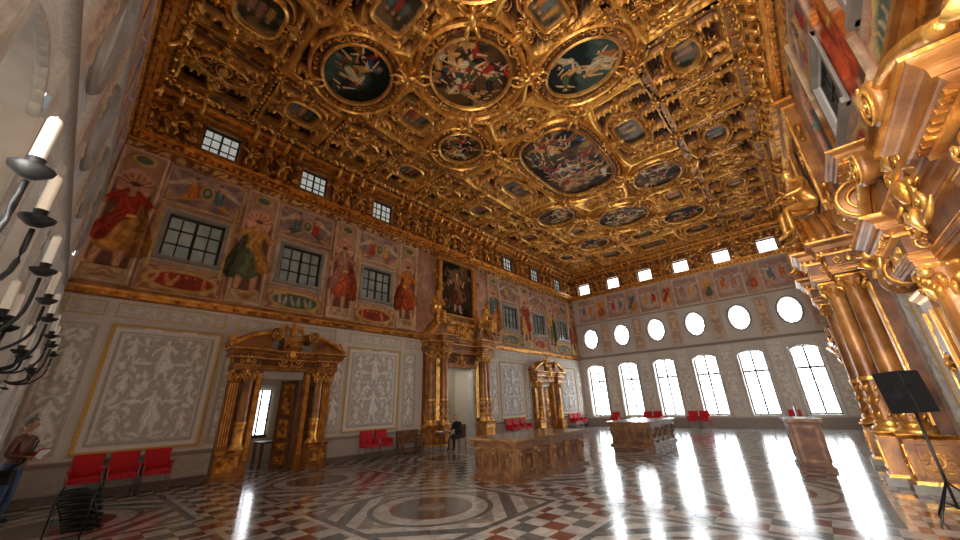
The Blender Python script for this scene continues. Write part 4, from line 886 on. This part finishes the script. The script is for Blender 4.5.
for sx in (-1,1):
    mb.box(sx*.46-.04,sx*.46+.04,-.2,-.12,0,.62,'tablewood'); mb.box(sx*.46-.04,sx*.46+.04,.12,.2,0,.85,'tablewood'); mb.box(sx*.46-.04,sx*.46+.04,-.22,.2,.6,.64,'tablewood')
mb.box(-.46,.46,-.15,-.11,.12,.18,'tablewood'); mb.build('wooden_bench')
AX,AY=11.3,11.5
mb=MB(); mb.M=TR(AX-.95,AY,0); mb.box(-.28,.28,-.3,.3,.7,.74,'tablewood')
for sx in(-1,1):
    for sy in(-1,1): mb.lathe([(.02,0),(.03,.1),(.02,.3),(.03,.7)],(sx*.23,sy*.25,0),8,'tablewood')
mb.box(-.2,.0,-.1,.1,.74,.77,'wax'); mb.build('attendant_table')
# ------------------------------------------------------------------ people
mb=MB(); human(mb,I4,STAND,'leather','denim','black','hair_grey',headyaw=.2)
mb.M=TR(0,.03,1.62)@RZ(.2)@RX(-.15)
for sg in (-1,1):
    t=np.linspace(0,2*np.pi,14); mb.tube([(sg*.031+.021*math.cos(a),.094,.008+.016*math.sin(a)) for a in t],.0022,4,'iron'); mb.tube([(sg*.052,.09,.01),(sg*.074,0,.01)],.002,4,'iron')
mb.M=I4; mb.M=TR(0,.3,1.09)@RX(-.5); mb.box(-.14,.14,-.012,.012,-.08,.12,'redcloth'); mb.box(-.13,.13,.012,.016,-.07,.11,'wax')
mb.M=I4
mb.tube([(-.16,.13,1.33),(-.02,.165,1.15),(.12,.16,.98),(.19,.06,.9)],.014,6,'black',flat=1.6); mb.M=TR(.23,.03,.8); mb.box(-.06,.06,-.14,.14,-.13,.1,'black'); mb.box(.06,.075,-.13,.13,-.02,.1,'darkcloth'); mb.M=I4
mb.tube([(-.1,.13,1.36),(-.03,.145,1.4),(.03,.145,1.4),(.1,.13,1.36)],.02,6,'leather')
ob=mb.build('visitor_standing'); ob.location=(-.36,11.15,0); ob.rotation_euler=(0,0,math.radians(-118))
mb=MB(); human(mb,I4,SEAT,'darkcloth','darkcloth','black','hair_grey')
mb.box(-.22,.22,-.2,.22,.4,.44,'tablewood'); mb.box(-.22,.22,-.24,-.2,.44,.95,'tablewood')
for sx in (-1,1):
    for yy in (-.22,.18): mb.box(sx*.2-.02,sx*.2+.02,yy-.02,yy+.02,0,.42,'tablewood')
ob=mb.build('attendant_seated'); ob.location=(AX,AY,0); ob.rotation_euler=(0,0,math.radians(95))
# ------------------------------------------------------------------ wall sconces
def sconce(y,dy):
    mb=MB(); mb.M=TR(-DN,y,2.35)
    mb.lathe([(.0,.0),(.09,.0),(.1,.02),(.06,.05),(0,.06)],(0,0,0),14,'iron'); mb.box(.0,.03,-.05,.05,-.35,.35,'iron')
    for k,(yy,h_) in enumerate([(-dy,.3),(dy,.3),(-dy*.45,-.12),(dy*.45,-.12)]):
        ox=.42 if k<2 else .3
        pts=[(.03,0,-.05),(.14,yy*.3,-.16),(.3,yy*.7,-.14),(ox,yy,.02),(ox,yy,h_-.02+.0 if h_>0 else .0)]
        t=np.linspace(0,1,18); P=np.array(pts); ts=np.linspace(0,1,len(P)); 
        c=np.stack([np.interp(t,ts,P[:,i]) for i in range(3)],-1)
        for _ in range(2): c[1:-1]=(c[:-2]+c[1:-1]*2+c[2:])/4
        base=h_ if h_>0 else 0
        mb.tube(c,.012,6,'iron'); mb.curl((.1,yy*.3,-.22),.05,0,1,.008,1.2,'iron')
        mb.lathe([(0,0),(.03,.0),(.065,.03),(.07,.045),(.03,.03),(.024,.06),(.03,.09),(0,.09)],(ox,yy,base),16,'iron')
        mb.lathe([(.024,.05),(.024,.26),(.02,.272),(.003,.275),(.003,.29),(0,.29)],(ox,yy,base+.03),12,'wax')
    return mb.build('wall_sconce')
for y,dy in ((2.5,.3),(4.33,.5),(6.35,.6),(8.45,.6)): sconce(y,dy)
# ------------------------------------------------------------------ loudspeaker
SX,SY=8.4,-1.0
mb=MB(); mb.M=TR(SX,SY,0)
for k in range(3):
    a=k*2*PI/3+.4; mb.tube([(0,0,.5),(.42*math.cos(a),.42*math.sin(a),.01)],.014,6,'black'); mb.tube([(0,0,.2),(.24*math.cos(a),.24*math.sin(a),.23)],.01,6,'black')
mb.tube([(0,0,.18),(0,0,1.4)],.018,8,'black'); mb.M=TR(SX,SY,1.38)@RZ(PI/2+.9)@RX(.08)
mb.box(-.2,.2,-.16,.16,0,.58,'black',.0,.0); mb.box(-.18,.18,.16,.175,.02,.56,'iron'); mb.box(-.23,-.2,-.05,.05,.2,.38,'iron'); mb.box(.2,.23,-.05,.05,.2,.38,'iron')
for k in range(12): mb.box(-.17,.17,.175,.18,.04+k*.043,.06+k*.043,'black')
mb.build('loudspeaker')
# ------------------------------------------------------------------ reception desk
mb=MB(); mb.M=TR(12.7,.5,0)@RZ(.12)
mb.box(-.65,.65,-.33,.33,0,.08,'deskwood'); mb.box(-.6,.6,-.28,.28,.08,1.06,'deskwood'); mb.box(-.7,.7,-.36,.36,1.06,1.12,'tablewood')
for k in range(3): a=-.57+k*.39; mb.box(a,a+.35,.28,.305,.18,.98,'tablewood'); mb.box(a+.05,a+.3,.305,.315,.24,.92,'deskwood'); mb.box(a,a+.35,-.305,-.28,.18,.98,'tablewood')
for s_ in (-1,1): mb.box(min(s_*.6,s_*.625),max(s_*.6,s_*.625),-.23,.23,.18,.98,'tablewood'); mb.box(min(s_*.625,s_*.635),max(s_*.625,s_*.635),-.17,.17,.24,.92,'deskwood')
mb.box(-.4,.0,-.12,.12,1.12,1.15,'wax'); mb.box(.1,.45,-.02,.02,1.14,1.4,'black'); mb.box(.2,.35,-.1,.1,1.12,1.14,'black')
mb.build('reception_desk')
# ------------------------------------------------------------------ brochure rack
mb=MB(); mb.M=TR(.55,9.1,0)@RZ(-.5)
for sx in (-1,1): mb.tube([(sx*.22,-.25,0),(sx*.22,-.2,.55),(sx*.22,-.1,.7)],.014,6,'black'); mb.tube([(sx*.22,.25,0),(sx*.22,-.15,.5)],.012,6,'black')
for k in range(7):
    z=.06+k*.095; y=.22-k*.055
    t=np.linspace(-1,1,11); mb.tube([(a*.25,y+.09*(1-a*a),z+.02*(1-a*a)) for a in t],.036,8,'black',flat=.75); mb.box(-.2,.2,y-.12,y+.03,z-.02,z+.01,'iron')
mb.build('brochure_rack')
# ------------------------------------------------------------------ world, camera
w=bpy.data.worlds.new('World'); bpy.context.scene.world=w; w.use_nodes=True
bg=w.node_tree.nodes['Background']; sky=w.node_tree.nodes.new('ShaderNodeTexSky'); sky.sky_type='NISHITA'; sky.sun_disc=False; sky.sun_elevation=.6
w.node_tree.links.new(sky.outputs[0],bg.inputs[0]); bg.inputs[1].default_value=.3
yaw,pi_,ro=.7239,.3665,-.03495
F=np.array([math.cos(pi_)*math.cos(yaw),math.cos(pi_)*math.sin(yaw),math.sin(pi_)]); R=np.array([math.sin(yaw),-math.cos(yaw),0]); U=np.cross(R,F)
c,s=math.cos(ro),math.sin(ro); R2=c*R+s*U; U2=c*U-s*R
cam=bpy.data.cameras.new('camera'); co=bpy.data.objects.new('camera',cam); bpy.context.scene.collection.objects.link(co)
co.matrix_world=Matrix(((R2[0],U2[0],-F[0],0),(R2[1],U2[1],-F[1],0),(R2[2],U2[2],-F[2],HC),(0,0,0,1)))
cam.sensor_width=36; cam.lens=350.5*36/960; cam.clip_start=.05; cam.clip_end=200
bpy.context.scene.camera=co
bpy.context.scene.view_settings.view_transform='Standard'
bpy.context.scene.view_settings.exposure=.38
